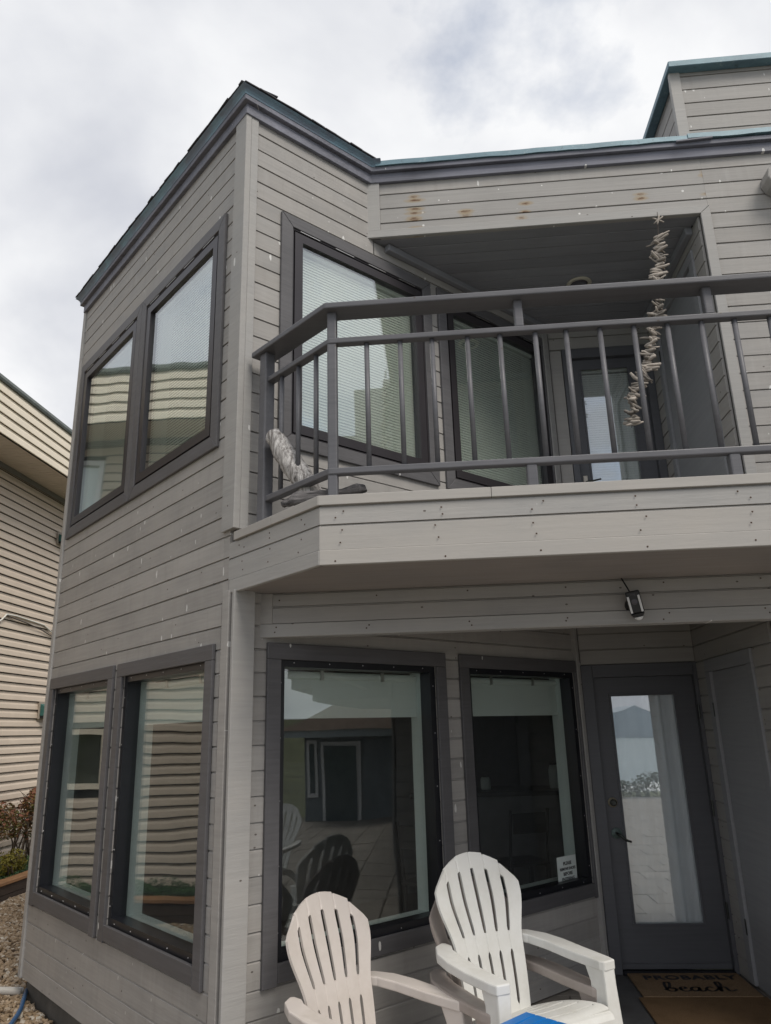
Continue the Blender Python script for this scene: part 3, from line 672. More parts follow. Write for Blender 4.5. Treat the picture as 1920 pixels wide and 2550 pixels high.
link('handle', MB().tube([(2.338, 0.005, 0.920), (2.338, -0.045, 0.920), (2.350, -0.055, 0.915), (2.39, -0.056, 0.880), (2.425, -0.052, 0.868)], [0.012, 0.011, 0.011, 0.009, 0.008], 8).mesh('handle', smooth=True), M['bronzehw'], dl, FD)
piece('lock_plate', FD, (2.375, 0.010, 3.46), (2.412, 0.0198, 3.74), 'platehw', du); link('keyhole', MB().lathe([(0.013, 0), (0.013, 0.004)], 14).mesh('keyhole'), M['bronzehw'], du, rot(2.393, 3.555) @ Matrix.Translation((0, 0, 0.0102)))
link('handle', MB().tube([(2.393, 0.008, 3.665), (2.393, -0.035, 3.665), (2.41, -0.045, 3.668), (2.46, -0.045, 3.676), (2.51, -0.045, 3.686)], [0.014, 0.012, 0.010, 0.008, 0.007], 8).mesh('handle', smooth=True), M['bronzehw'], du, FD)
# porch ceilings
cl = link('porch_ceiling', MB().box((0.75, YB+0.106, 5.180), (XS-0.002, YD-0.002, 5.20)).mesh('porch_ceiling'), M['gap'], house)
yy = YB+0.108; k = 0
while yy < YD-0.02:
    y1 = min(yy+0.125, YD-0.01); xl = max(YB+0.11, y1)+0.02
    q = MB().prism([(yy+0.02, yy, 5.160), (XS-0.02, yy, 5.160), (XS-0.02, y1-0.006, 5.160), (y1+0.02, y1-0.006, 5.160)], (0, 0, 0.0195))
    link('ceiling_board', q.mesh('ceiling_board', 0.003, 1), M['ceiling'], cl); yy = y1
b = MB().box((0, -0.07, 5.105), (1.95, -0.0195, 5.1585)); link('ceiling_trim', b.mesh('ceiling_trim', 0.004, 1), M['ceiling'], cl, FA @ Matrix.Translation((YB/C45+0.12, 0, 0)))
b = MB().box((0.05, -0.07, 5.100), (YD-YB-0.11, -0.0195, 5.1585)); link('ceiling_trim', b.mesh('ceiling_trim', 0.004, 1), M['ceiling'], cl, FS)
# recessed ceiling light
lt = empty('porch_light', (2.365, 1.47, 5.159)); tag(lt, 'round off-white recessed light in the dark balcony ceiling', 'ceiling light')
link('trim_ring', MB().lathe([(0.070, 0.0), (0.072, -0.012), (0.098, -0.008), (0.102, 0.0)], 28).mesh('trim_ring', smooth=True), M['offwhite'], lt)
link('lens', MB().lathe([(0.071, -0.004), (0.05, -0.008), (0.01, -0.010)], 24).mesh('lens', smooth=True), M['camgrey'], lt)

# ------------------------------------------------------------------ balcony
YF = -0.58; XC = 0.58
bal = empty('balcony', (0, 0, 0), 0, house)
CH = math.hypot(XC, YF)
FC = frame((0, 0, 0), -45)                         # chamfer: runs from the bay corner out to the front
b = MB().prism([(0.02, -0.02, 0), (XC+0.02, YF+0.025, 0), (XE, YF+0.025, 0), (XE, YB-0.042, 0), (YB-0.02, YB-0.045, 0)], (0, 0, 0.03)); link('soffit', b.mesh('soffit'), M['soffit'], bal, Matrix.Translation((0, 0, 2.450)))
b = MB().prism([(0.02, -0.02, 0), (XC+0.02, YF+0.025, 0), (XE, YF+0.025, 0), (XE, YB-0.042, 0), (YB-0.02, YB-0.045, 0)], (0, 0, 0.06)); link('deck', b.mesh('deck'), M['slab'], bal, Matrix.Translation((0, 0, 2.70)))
b = MB().prism([(YB, YB+0.001, 0), (XS-0.04, YB-0.041, 0), (XS-0.04, YD-0.03, 0), (YD-0.03, YD-0.04, 0)], (0, 0, 0.31)); link('porch_slab', b.mesh('porch_slab'), M['soffit'], bal, Matrix.Translation((0, 0, 2.455)))
pb_ = [(2.635, 2.728), (2.512, 2.6345)]
for zi, (a, c) in enumerate(pb_):
    put_board(bal, FC, -0.0335, CH+0.0085, a, c+0.001, M['trimgrey'], 'balcony_board', 0.0205); put_board(bal, frame((XC, YF, 0), 0), -0.0075, XE-XC, a, c+0.001, M['cap'] if zi else M['trimgrey'], 'balcony_board', 0.0205)
piece('bottom_board', FC, (-0.02, -0.026, 2.440), (CH+0.0105, -0.0005, 2.5115), 'trimgrey', bal); piece('bottom_board', frame((XC, YF, 0), 0), (-0.0098, -0.0262, 2.440), (XE-XC, -0.0005, 2.5115), 'cap', bal)
b = MB().box((0.0, -0.001, 2.48), (CH, 0.03, 2.74)); link('rim_joist', b.mesh('rim_joist'), M['gap'], bal, FC)
b = MB().box((0.02, 0.0005, 2.48), (XE-XC, 0.03, 2.74)); link('rim_joist', b.mesh('rim_joist'), M['gap'], bal, frame((XC, YF, 0), 0))
def cap_seg(F, x0, x1, m0=0, m1=0):
    b = MB().prism([(x0, -0.034, 2.7285), (x0, -0.034, 2.776), (x0, 0.16, 2.790), (x0, 0.16, 2.7285)], (x1-x0, 0, 0))
    link('cap_board', b.mesh('cap_board', 0.002, 1), M['cap'], bal, F)
cap_seg(FC, 0.03, 0.41); cap_seg(FC, 0.412, CH+0.0138); cap_seg(frame((XC, YF, 0), 0), -0.0128, 0.80); cap_seg(frame((XC, YF, 0), 0), 0.802, XE-XC)
# under-balcony header
hd = link('lower_beam', MB().box((0.13, 0.118, 2.235), (XE, 0.175, 2.449)).mesh('lower_beam'), M['soffit'], house)
FH = frame((0, 0.118, 0), 0)
b = MB().box((0.098, -0.0215, 2.206), (XE, 0.070, 2.279)); link('bottom_board', b.mesh('bottom_board', 0.003, 1), M['trimgrey'], hd, FH)
put_board(hd, FH, 0.19, XE, 2.2795, 2.374, M['siding_clean'], 'beam_board'); put_board(hd, FH, 0.19, XE, 2.374, 2.449, M['siding_clean'], 'beam_board')
b = MB().box((0.112, -0.020, 2.2795), (0.189, -0.0005, 2.449)); link('end_board', b.mesh('end_board', 0.003, 1), M['siding_clean'], hd, FH)
nm_ = plain('rusty_nail_head', (0.075, 0.045, 0.03), 0.8, 0.2, 0.4, 60)
def nails(F, xs, zs, y, parent, seedk):
    q = MB(); r = random.Random(seedk)
    for x in xs:
        for z in zs: q.lathe([(0.0045, 0), (0.004, 0.0012), (0.001, 0.0016)], 7, Matrix.Translation((x+r.uniform(-.03, .03), y, z+r.uniform(-.008, .008))) @ Matrix.Rotation(R_(90), 4, 'X'))
    tag(link('nail_heads', q.mesh('nail_heads'), nm_, parent, F), kind='stuff')
nails(frame((XC, YF, 0), 0), [0.09+0.46*k for k in range(9)], [2.66, 2.70, 2.545, 2.60, 2.465], -0.0268, bal, 1); nails(FC, [0.10, 0.38, 0.68], [2.665, 2.70, 2.545, 2.60], -0.0211, bal, 2)
nails(FH, [0.22+0.52*k for k in range(8)], [2.232, 2.258, 2.415], -0.0222, hd, 3)
# railing
rl = empty('railing', (0, 0, 0), 0, house)
YR = -0.45; CX, CY = 0.612, YR; S0 = Vector((0.165, -0.035)); CP = Vector((CX, CY)); rd_ = (CP-S0).normalized(); rang = math.degrees(math.atan2(rd_.y, rd_.x)); RLEN = (CP-S0).length
FR = frame((S0.x, S0.y, 0), rang); FG = frame((CX, CY, 0), 0)
tp = [(S0-rd_*0.07), CP, Vector((XE, CY))]
link('top_rail', sweep([tuple(p) for p in tp], [(-0.070, 3.843), (0.068, 3.843), (0.068, 3.878), (-0.070, 3.878)]).mesh('top_rail', 0.007, 2), M['rail'], rl)
link('mid_rail', sweep([tuple(S0+rd_*0.02), (CX, CY), (XE, CY)], [(-0.022, 3.655), (0.030, 3.655), (0.030, 3.687), (-0.022, 3.687)]).mesh('mid_rail', 0.006, 2), M['rail'], rl)
link('low_rail', sweep([tuple(S0+rd_*0.02), (CX, CY), (XE, CY)], [(-0.018, 2.928), (0.032, 2.928), (0.032, 2.962), (-0.018, 2.962)]).mesh('low_rail', 0.006, 2), M['rail'], rl)
def post(F, x, z0, z1, wd=0.043):
    q = MB().box((-wd/2, -wd/2, 0), (wd/2, wd/2, z1-z0)); link('post', q.mesh('post', 0.008, 2), M['rail'], rl, F @ Matrix.Translation((x, 0, z0)))
post(FR @ Matrix.Translation((0, -0.012, 0)), 0.02, 2.76, 3.845, 0.066); post(FG, 0.004, 2.76, 3.845, 0.050)
for x in (1.597, 2.558, 3.52, 4.48, 5.44):
    post(FG, x-CX, 3.685, 3.845, 0.046); post(FG, x-CX, 2.76, 2.930, 0.052)
def bal_mesh(): return MB().tube([(0, 0, 2.955), (0, 0, 3.66)], 0.0135, 10).mesh('baluster', smooth=True)
bm_ = bal_mesh()
for x in (0.798, 0.974, 1.141, 1.325, 1.493, 1.675, 1.832, 2.004, 2.175, 2.343, 2.511, 2.676, 2.85, 3.02, 3.19, 3.36, 3.53, 3.70, 3.87): link('baluster', bm_, M['rail'], rl, FG @ Matrix.Translation((x-CX, 0, 0)))
for k in range(3): link('baluster', bm_, M['rail'], rl, FR @ Matrix.Translation((0.155+k*0.160, 0, 0)))

# ------------------------------------------------------------------ rooms behind the glass
rm = MB()
def shell(z0, z1):
    pts = [(-LLEN*C45+0.20, LLEN*C45+0.12), (0.0, 0.24), (1.92*1.0, 2.2), (XS+0.2, 2.35), (XS+0.2, 6.3), (1.93, 6.3)]
    fl = [(x, y, z0) for x, y in pts]; ce = [(x, y, z1) for x, y in pts]
    return pts, fl, ce
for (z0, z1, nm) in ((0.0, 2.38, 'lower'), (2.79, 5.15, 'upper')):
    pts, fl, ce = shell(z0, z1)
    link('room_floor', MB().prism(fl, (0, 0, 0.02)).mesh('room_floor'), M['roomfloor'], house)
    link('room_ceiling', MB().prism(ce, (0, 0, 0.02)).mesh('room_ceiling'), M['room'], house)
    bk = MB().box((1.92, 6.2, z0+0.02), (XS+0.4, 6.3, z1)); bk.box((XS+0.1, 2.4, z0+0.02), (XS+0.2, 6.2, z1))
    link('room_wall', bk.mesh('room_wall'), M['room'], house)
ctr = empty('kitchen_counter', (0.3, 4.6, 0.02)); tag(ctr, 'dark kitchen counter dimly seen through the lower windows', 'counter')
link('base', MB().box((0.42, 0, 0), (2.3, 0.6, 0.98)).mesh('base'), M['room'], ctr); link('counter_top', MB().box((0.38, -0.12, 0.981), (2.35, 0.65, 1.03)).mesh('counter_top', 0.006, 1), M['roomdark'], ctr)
for i_, (x, h_, r_) in enumerate(((0.75, 0.20, 0.06), (1.0, 0.16, 0.05), (1.2, 0.13, 0.055), (1.95, 0.24, 0.06))):
    j = empty('jar', (0.3+x, 4.78, 1.051)); tag(j, ['tall pale jar at the left end of the dim indoor counter', 'pale jar second from the left on the dim indoor counter', 'shortest pale jar on the dim indoor counter', 'tallest pale jar at the right of the dim indoor counter'][i_], 'jar', 'jars on the indoor counter')
    link('body', MB().lathe([(r_*0.9, 0), (r_, 0.02), (r_, h_*0.8), (r_*0.7, h_)], 14).mesh('body', smooth=True), M['shade'], j); link('lid', MB().lathe([(r_*0.72, h_+0.001), (r_*0.72, h_+0.02)], 14).mesh('lid'), M['roomdark'], j)
def dining_chair():
    r = empty('dining_chair')
    link('seat', MB().box((-0.21, -0.21, 0.43), (0.21, 0.21, 0.46)).mesh('seat', 0.008, 2), M['roomdark'], r)
    for x in (-0.19, 0.19):
        for y in (-0.19, 0.19): link('leg', MB().box((x-0.018, y-0.018, 0), (x+0.018, y+0.018, 0.4295)).mesh('leg'), M['roomdark'], r)
        link('back_post', MB().tube([(x, 0.19, 0.461), (x, 0.27, 0.93)], 0.016, 8).mesh('back_post'), M['roomdark'], r)
    link('backrest', MB().box((-0.17, 0.245, 0.72), (0.17, 0.265, 0.90)).mesh('backrest', 0.006, 2), M['roomdark'], r); return r
dc = dining_chair(); dc.location = (0.95, 3.0, 0.021); dc.rotation_euler.z = R_(150); tag(dc, 'dark wooden dining chair nearest the large lower bay window indoors', 'chair', 'indoor dining chairs')
def copy_tree(o, parent=None):
    c = o.copy(); COL.objects.link(c)
    if parent is not None: c.parent = parent
    for ch in [x for x in o.children]: copy_tree(ch, c)
    return c
d2 = copy_tree(dc); d2.location = (1.75, 3.9, 0.021); d2.rotation_euler.z = R_(200); d2['label'] = 'dark wooden dining chair beside the indoor kitchen counter'

# ------------------------------------------------------------------ text helper
def text_mesh(txt, size, ext, name, shear=0.0, space=1.0, bold=0.0):
    cu = bpy.data.curves.new(name, 'FONT'); cu.body = txt; cu.size = size; cu.extrude = ext; cu.align_x = 'CENTER'; cu.shear = shear; cu.space_character = space; cu.resolution_u = 3; cu.offset = bold
    o = bpy.data.objects.new(name, cu); COL.objects.link(o); dg = bpy.context.evaluated_depsgraph_get(); dg.update()
    me = bpy.data.meshes.new_from_object(o.evaluated_get(dg)); me.name = name; bpy.data.objects.remove(o); bpy.data.curves.remove(cu)
    me.materials.clear(); return me

# sign on the far lower window
sg = empty('window_notice'); sg.matrix_basis = FA @ Matrix.Translation((2.768, 0.044, 0.705)); tag(sg, 'white paper notice asking to remove shoes, taped in the lower window beside the door', 'notice')
link('paper', MB().box((-0.110, 0.0, -0.093), (0.110, 0.002, 0.093)).mesh('paper'), plain('white_notice_paper', (0.62, 0.68, 0.66), 0.6), sg)
inkm = plain('black_ink', (0.015, 0.015, 0.02), 0.6)
for i_, t in enumerate(('PLEASE', 'REMOVE SHOES', 'BEFORE', 'ENTERING')):
    me = text_mesh(t, 0.031 if i_ != 1 else 0.0255, 0.0006, 'lettering', 0, 1.0, 0.0006); link('lettering', me, inkm, sg, Matrix.Translation((0.005, -0.0012, 0.036-i_*0.034)) @ Matrix.Rotation(R_(90), 4, 'X'))

# spotlight camera on the lower beam
sc_ = empty('security_camera'); tag(sc_, 'black spotlight camera with white light strips mounted on the grey beam under the balcony', 'security camera')
SCM = Matrix.Translation((2.135, 0.032, 2.305)) @ Matrix.Rotation(R_(-16), 4, 'Z') @ Matrix.Rotation(R_(10), 4, 'X') @ Matrix.Rotation(R_(-8), 4, 'Y')
sc_.matrix_basis = SCM
link('body', MB().box((-0.036, -0.022, -0.052), (0.036, 0.022, 0.066)).mesh('body', 0.008, 3), M['camblack'], sc_)
b = MB().prism([(-0.036, -0.0215, -0.0525), (-0.024, -0.020, -0.072), (0.024, -0.020, -0.072), (0.036, -0.0215, -0.0525)], (0, 0.041, 0)); link('lower_body', b.mesh('lower_body', 0.003, 1), M['camblack'], sc_)
for x in (-0.0325, 0.0215): link('light_strip', MB().box((x, -0.0255, -0.048), (x+0.011, -0.0222, 0.040)).mesh('light_strip', 0.001, 1), M['camwhite'], sc_)
link('lens', MB().lathe([(0.015, 0), (0.015, 0.004), (0.010, 0.005), (0.009, 0.003)], 20).mesh('lens'), M['camgrey'], sc_, Matrix.Translation((0.0, -0.0222, 0.008)) @ Matrix.Rotation(R_(90), 4, 'X'))
link('motion_sensor', MB().lathe([(0.001, -0.0175), (0.010, -0.0155), (0.018, -0.010), (0.0225, -0.003), (0.023, 0)], 18, Matrix.Translation((0, 0, -0.0725))).mesh('motion_sensor', smooth=True), M['camwhite'], sc_)
link('lettering', text_mesh('ring', 0.017, 0.0004, 'lettering'), M['camgrey'], sc_, Matrix.Translation((0.0, -0.0226, 0.043)) @ Matrix.Rotation(R_(90), 4, 'X'))
link('mount', MB().tube([(-0.01, 0.020, 0.0), (-0.022, 0.045, -0.005), (-0.026, 0.062, -0.008)], [0.020, 0.026, 0.034], 14).mesh('mount', smooth=True), M['camblack'], sc_)
link('cable', MB().tube([(-0.012, 0.012, 0.064), (-0.018, 0.022, 0.085), (-0.028, 0.05, 0.118), (-0.036, 0.055, 0.142)], 0.0045, 6).mesh('cable', smooth=True), M['camblack'], sc_)

# ------------------------------------------------------------------ driftwood
def drift_mat():
    m = NT('bleached_driftwood')
    g = m.noise(m.coord((50, 50, 4), shift=False), 1.4, 6, 0.7); d = m.noise(m.coord((9, 9, 5), shift=False), 3.0, 5, 0.6)
    c = m.mix(m.rng(g, 0.38, 0.62, 0, 1), (0.17, 0.155, 0.145), (0.66, 0.64, 0.62)); c = m.mix(m.rng(d, 0.60, 0.70, 0, 0.75), c, (0.05, 0.045, 0.045))
    m.bsdf(c, 0.85, 0, m.bump(g, 0.9, 0.012), 0.2); return m.m
M['drift'] = drift_mat()
def drift2_mat():
    m = NT('grey_driftwood'); g = m.noise(m.coord((4, 40, 40), shift=False), 1.4, 6, 0.7)
    m.bsdf(m.mix(m.rng(g, 0.35, 0.65, 0, 1), (0.035, 0.034, 0.036), (0.20, 0.19, 0.19)), 0.85, 0, m.bump(g, 0.8, 0.01), 0.2); return m.m
M['drift2'] = drift2_mat()
def lumpy(name, pts, rad, n, seedk, mat, label, amp=0.14, cat='driftwood'):
    rnd = random.Random(seedk); P = [Vector(p) for p in pts]; fine = []; rs = []
    for k in range(len(P)-1):
        for j in range(5):
            t = j/5; fine.append(P[k].lerp(P[k+1], t)+Vector([rnd.uniform(-1, 1)*rad[k]*0.07 for _ in range(3)])); rs.append((rad[k]*(1-t)+rad[k+1]*t)*rnd.uniform(0.92, 1.08))
    fine.append(P[-1]); rs.append(rad[-1])
    q = MB().tube(fine, rs, n); 
    for i in range(len(q.v)):
        c = fine[i//n]; v = Vector(q.v[i]); d = v-c; ph = (i % n)/n*2*math.pi
        q.v[i] = tuple(c+d*(1+amp*math.sin(2*ph+i//n*0.23+seedk)+amp*0.5*math.sin(5*ph+1.3*seedk)))
    o0 = Vector(P[0]); q.v = [tuple(Vector(v)-o0) for v in q.v]
    o = link(name, q.mesh(name, smooth=True), M[mat]); o.location = o0; tag(o, label, cat); return o
lumpy('driftwood_log', [(0.525, -0.29, 2.815), (0.44, -0.235, 2.97), (0.33, -0.17, 3.14), (0.235, -0.11, 3.30)], [0.050, 0.054, 0.062, 0.056], 18, 5, 'drift', 'thick bleached driftwood log leaning upright in the left corner of the balcony', 0.06)
lumpy('driftwood_branch', [(0.345, -0.365, 2.820), (0.42, -0.395, 2.838), (0.52, -0.405, 2.838), (0.64, -0.405, 2.842), (0.735, -0.40, 2.866), (0.775, -0.398, 2.874)], [0.020, 0.034, 0.028, 0.024, 0.033, 0.020], 14, 9, 'drift2', 'dark grey driftwood branch lying on the balcony ledge behind the corner post', 0.22)

# hanging garland of driftwood sticks, blown aside at its foot
ga = empty('driftwood_garland', (2.783, 0.67, 5.18)); tag(ga, 'long hanging garland of stacked driftwood sticks swaying below the balcony beam', 'garland')
gp = [(2.783, 5.18), (2.778, 5.12), (2.768, 5.02), (2.762, 4.969), (2.74, 4.83), (2.716, 4.672), (2.693, 4.508), (2.679, 4.383), (2.65, 4.276), (2.617, 4.183), (2.575, 4.044), (2.545, 3.926), (2.475, 3.845), (2.447, 3.747), (2.422, 3.648), (2.399, 3.53)]
G = [Vector((x-2.783, (5.18-z)*-0.03, z-5.18)) for x, z in gp]
link('string', MB().tube(G, 0.0022, 5).mesh('string'), M['cabledark'], ga)
def along(d):
    for k in range(len(G)-1):
        L_ = (G[k+1]-G[k]).length
        if d <= L_: return G[k].lerp(G[k+1], d/L_), (G[k+1]-G[k]).normalized()
        d -= L_
    return G[-1], (G[-1]-G[-2]).normalized()
tot = sum((G[k+1]-G[k]).length for k in range(len(G)-1)); rg = random.Random(21)
M['stick'] = painted('grey_driftwood_stick', (0.29, 0.262, 0.232), 0.6, 0.5, 0.85, bump=0.6)
def stick(p, d, L_, r_, parent):
    n_ = 5; pts = [p+d*(L_*(j/(n_-1)-0.5))+Vector((rg.uniform(-1, 1), rg.uniform(-1, 1), rg.uniform(-1, 1)))*0.0035 for j in range(n_)]
    pts = [q-p for q in pts]
    o = link('stick', MB().tube(pts, [r_*rg.uniform(0.6, 1.0), r_, r_*rg.uniform(0.9, 1.15), r_, r_*rg.uniform(0.5, 0.9)], 6).mesh('stick', smooth=True), M['stick'], parent, Matrix.Translation(p))
d_ = 0.205
while d_ < tot:
    p, t = along(d_); side = t.cross(Vector((0, 1, 0))).normalized()
    a = rg.uniform(-0.9, 0.9); tw = rg.gauss(0, 0.38)
    dr = (side*math.cos(a)+Vector((0, 1, 0))*math.sin(a)).normalized(); dr = (dr+t*tw).normalized()
    stick(p+dr*rg.uniform(-0.022, 0.022), dr, rg.choice((rg.uniform(0.06, 0.09), rg.uniform(0.09, 0.145))), rg.uniform(0.006, 0.0135), ga); d_ += rg.uniform(0.011, 0.024)
for a in (R_(75), R_(-28), R_(215)): stick(Vector((-0.005, -0.008, -0.075)), Vector((math.cos(a), 0.05, math.sin(a))), 0.085, 0.006, ga)

# ------------------------------------------------------------------ resin chairs
def lattice(tcols, nrow, fpos, hole, th, name, groove=None):
    """grid surface with open slots, given thickness"""
    bm = bmesh.new(); V = [[bm.verts.new(fpos(t, r/nrow)) for t in tcols] for r in range(nrow+1)]
    for r in range(nrow):
        for c in range(len(tcols)-1):
            if hole(c, (r+0.5)/nrow): continue
            bm.faces.new((V[r][c], V[r][c+1], V[r+1][c+1], V[r+1][c]))
    bmesh.ops.delete(bm, geom=[v for v in bm.verts if not v.link_faces], context='VERTS')
    bmesh.ops.recalc_face_normals(bm, faces=bm.faces)
    bmesh.ops.solidify(bm, geom=bm.faces[:], thickness=th)
    bmesh.ops.recalc_face_normals(bm, faces=bm.faces)
    me = bpy.data.meshes.new(name); bm.to_mesh(me); bm.free(); return me
def back_pos(t, r):
    tm = 1-0.19*t*t-0.03*abs(t)**6
    v = 0.46*(r/0.5) if r < 0.5 else 0.46+(tm-0.46)*((r-0.5)/0.5)
    if v < 0.40: hw = 0.185+0.022*v/0.40
    else:
        q = min(1, (v-0.40)/0.34); hw = 0.207+0.058*(q*q*(3-2*q))
    hw *= 1.04; z = 0.235+0.74*v; y = 0.10+0.26*v+0.05*(1-v)**3
    y += -0.035*t*t*(0.5+0.5*v)
    return Vector((t*hw, y, z))
SW = 0.042
SK = (-0.66, -0.33, 0.0, 0.33, 0.66)
tc_ = [-1.0, -0.93]+sum([[k-SW, k-0.010, k+0.010, k+SW] for k in SK], [])+[0.93, 1.0]
tc_ = sorted(tc_+[(-0.66-0.33)/2, -0.165, 0.165, (0.66+0.33)/2])
def is_slot(c):
    m_ = (tc_[c]+tc_[c+1])/2
    for k in SK:
        if abs(m_-k) < SW*0.99: return True
    return False
def back_hole(c, r):
    if not is_slot(c): return False
    return 0.06 < r < 0.40 or 0.515 < r < 0.91
def back_pos2(t, r):
    p = back_pos(t, r)
    for k in SK:
        if abs(t-k) < 0.02 and not (0.06 < r < 0.40 or 0.515 < r < 0.91): p = p+Vector((0, 0.0055, -0.0015))
        if abs(t-k) < 0.02 and r > 0.995: p = p+Vector((0, 0.003, -0.007))
    return p
def seat_pos(t, r):
    y = 0.14-0.52*r; z = 0.245+0.125*math.sin(min(1, r*1.02)*math.pi/2)-0.02*max(0, r-0.9)*10*max(0, r-0.9)*10*0.5
    hw = 0.19+0.075*r
    return Vector((t*hw, y, z-0.012*(1-t*t)))
def adirondack(mat):
    r = empty('adirondack_chair')
    link('backrest', lattice(tc_, 40, back_pos2, back_hole, 0.014, 'backrest'), mat, r)
    st = [-1, -0.9, -0.45, 0, 0.45, 0.9, 1]
    link('seat', lattice(st, 34, seat_pos, lambda c, q: 0 < c < 5 and (int(q*34) % 6 == 5) and q < 0.95, 0.016, 'seat'), mat, r)
    # rolled front edge under the seat
    ap = MB(); n = 8
    prof = [(-0.375, 0.352), (-0.400, 0.345), (-0.412, 0.325), (-0.415, 0.26), (-0.40, 0.255), (-0.395, 0.32), (-0.375, 0.33)]
    ap.prism([(-0.268, y, z) for y, z in prof], (0.536, 0, 0)); link('front_apron', ap.mesh('front_apron', 0.004, 1), mat, r)
    for s in (-1, 1):
        out = [(0.222, 0.265), (0.245, 0.275), (0.300, 0.245), (0.352, 0.15), (0.372, 0.03), (0.374, -0.12), (0.366, -0.30), (0.356, -0.352), (0.285, -0.356), (0.272, -0.33), (0.268, -0.12), (0.262, 0.06), (0.243, 0.17), (0.218, 0.215)]
        a = MB(); n = len(out); zt = lambda y: 0.552+0.06*max(0, y+0.1)-0.02*max(0, -y-0.1)
        a.v = [(s*x, y, zt(y)) for x, y in out]+[(s*x, y, zt(y)-0.045) for x, y in out]
        a.f = [tuple(range(n)), tuple(range(2*n-1, n-1, -1))]+[(k, n+k, n+(k+1) % n, (k+1) % n) for k in range(n)]
        link('arm', a.mesh('arm', 0.007, 2), mat, r)
        # broad front leg, splayed slightly outwards
        g = MB(); ring = lambda z, x0, x1, y0, y1: [(s*x0, y0, z), (s*x1, y0, z), (s*x1, y1, z), (s*x0, y1, z)]
        lv = [ring(0.515, 0.278, 0.352, -0.350, -0.215), ring(0.44, 0.282, 0.352, -0.354, -0.245), ring(0.25, 0.275, 0.362, -0.366, -0.265), ring(0.0, 0.272, 0.378, -0.385, -0.29)]
        for q in lv: g.v += q
        for k in range(3):
            for j in range(4): g.f.append((k*4+j, k*4+(j+1) % 4, (k+1)*4+(j+1) % 4, (k+1)*4+j))
        g.f += [(0, 1, 2, 3), (15, 14, 13, 12)]; link('front_leg', g.mesh('front_leg', 0.008, 2), mat, r)
        # side stringer running back to the rear foot
        pr = [(-0.39, 0.335), (-0.10, 0.30), (0.14, 0.245), (0.30, 0.12), (0.42, 0.0), (0.34, 0.0), (0.20, 0.13), (0.05, 0.20), (-0.20, 0.235), (-0.39, 0.255)]
        q = MB().prism([(0, y, z) for y, z in pr], (0.028, 0, 0)); x0 = 0.235 if s > 0 else -0.263
        link('rear_leg', q.mesh('rear_leg', 0.006, 1), mat, r, Matrix.Translation((x0, 0, 0)))
    return r
ch1 = adirondack(M['resin_beige']); CS = 0.957; ch1.scale = (CS, CS, CS); ch1.location = (0.70, -0.10, 0.0); ch1.rotation_euler.z = R_(51)
tag(ch1, 'beige resin adirondack chair with slotted back standing alone below the large bay window', 'chair', 'adirondack chairs on the patio')
def recolour(o, mat):
    for ch in o.children:
        if ch.type == 'MESH':
            ch.material_slots[0].link = 'OBJECT'; ch.material_slots[0].material = mat
ch2 = copy_tree(ch1); ch2.location = (1.38, 0.155, 0.125); ch2.rotation_euler.z = R_(33.2); recolour(ch2, M['resin_white'])
ch2['label'] = 'white resin adirondack chair stacked on top of a taupe chair near the door'
ch3 = copy_tree(ch1); ch3.location = (1.345, 0.205, 0.0); ch3.rotation_euler.z = R_(33.2); recolour(ch3, M['resin_taupe'])
ch3['label'] = 'taupe resin adirondack chair underneath the stacked white chair'
# blue slatted side table
tb = empty('side_table', (1.448, -0.599, 0)); tb.rotation_euler.z = R_(-41.5); tag(tb, 'bright blue slatted resin side table in front of the white chair', 'table')
for k in range(9):
    link('slat', MB().box((0, -0.19, 0), (0.0495, 0.19, 0.018)).mesh('slat', 0.004, 2), M['bluepl'], tb, Matrix.Translation((-0.236+k*0.0525, 0, 0.532)))
link('apron', ring_mesh('apron', -0.215, 0.215, -0.17, 0.17, 0.02, 0, 0.05), M['bluepl'], tb, Matrix.Translation((0, 0, 0.5305)) @ Matrix.Rotation(R_(-90), 4, 'X'))
for x in (-0.2, 0.165):
    for y in (-0.16, 0.125): link('leg', MB().box((0, 0, 0), (0.035, 0.035, 0.48)).mesh('leg', 0.004, 1), M['bluepl'], tb, Matrix.Translation((x, y, 0)))

# ------------------------------------------------------------------ ground, patio, mats
link_kind = lambda o, k='structure': tag(o, kind=k)
g = MB().poly; gb = MB(); gb.poly([(-400, -18, -0.42), (400, -18, -0.42), (400, 700, -0.42), (-400, 700, -0.42)]); gb.poly([(-400, -18, -0.42), (-400, -26, -12.5), (400, -26, -12.5), (400, -18, -0.42)]); link_kind(link('ground', gb.mesh('ground', fix=False), M['grass']))
wm = NT('grey_sea'); nz = wm.noise(wm.coord((1, 1, 1), shift=False), 0.06, 6, 0.65); fo = wm.noise(wm.coord((0.25, 1, 1), shift=False), 0.10, 5, 0.6)
wm.bsdf(wm.mix(wm.rng(fo, 0.60, 0.68, 0, 0.8), (0.26, 0.33, 0.34), (0.7, 0.72, 0.72)), 0.35, 0, wm.bump(nz, 0.7, 1.2)); M['sea'] = wm.m
ob = MB(); ob.poly([(-2000, -2600, -12), (2000, -2600, -12), (2000, -20, -12), (-2000, -20, -12)]); link_kind(link('sea', ob.mesh('sea', fix=False), M['sea']))
M['surf'] = plain('white_surf', (0.75, 0.76, 0.75), 0.7, 0, 0.1, 0.3)
sb_ = MB(); n = 120; rs_ = random.Random(5)
for k in range(n):
    x0_, x1_ = -150+300*k/n*1.5, -150+300*(k+1)/n*1.5
    ya, yb_ = -178-6*math.sin(k*0.7)-rs_.uniform(0, 8), -150+5*math.sin(k*0.5)
    sb_.box((x0_, ya, -11.95), (x1_, yb_, -11.6+0.3*math.sin(k)))
tag(link('surf', sb_.mesh('surf'), M['surf']), kind='structure')
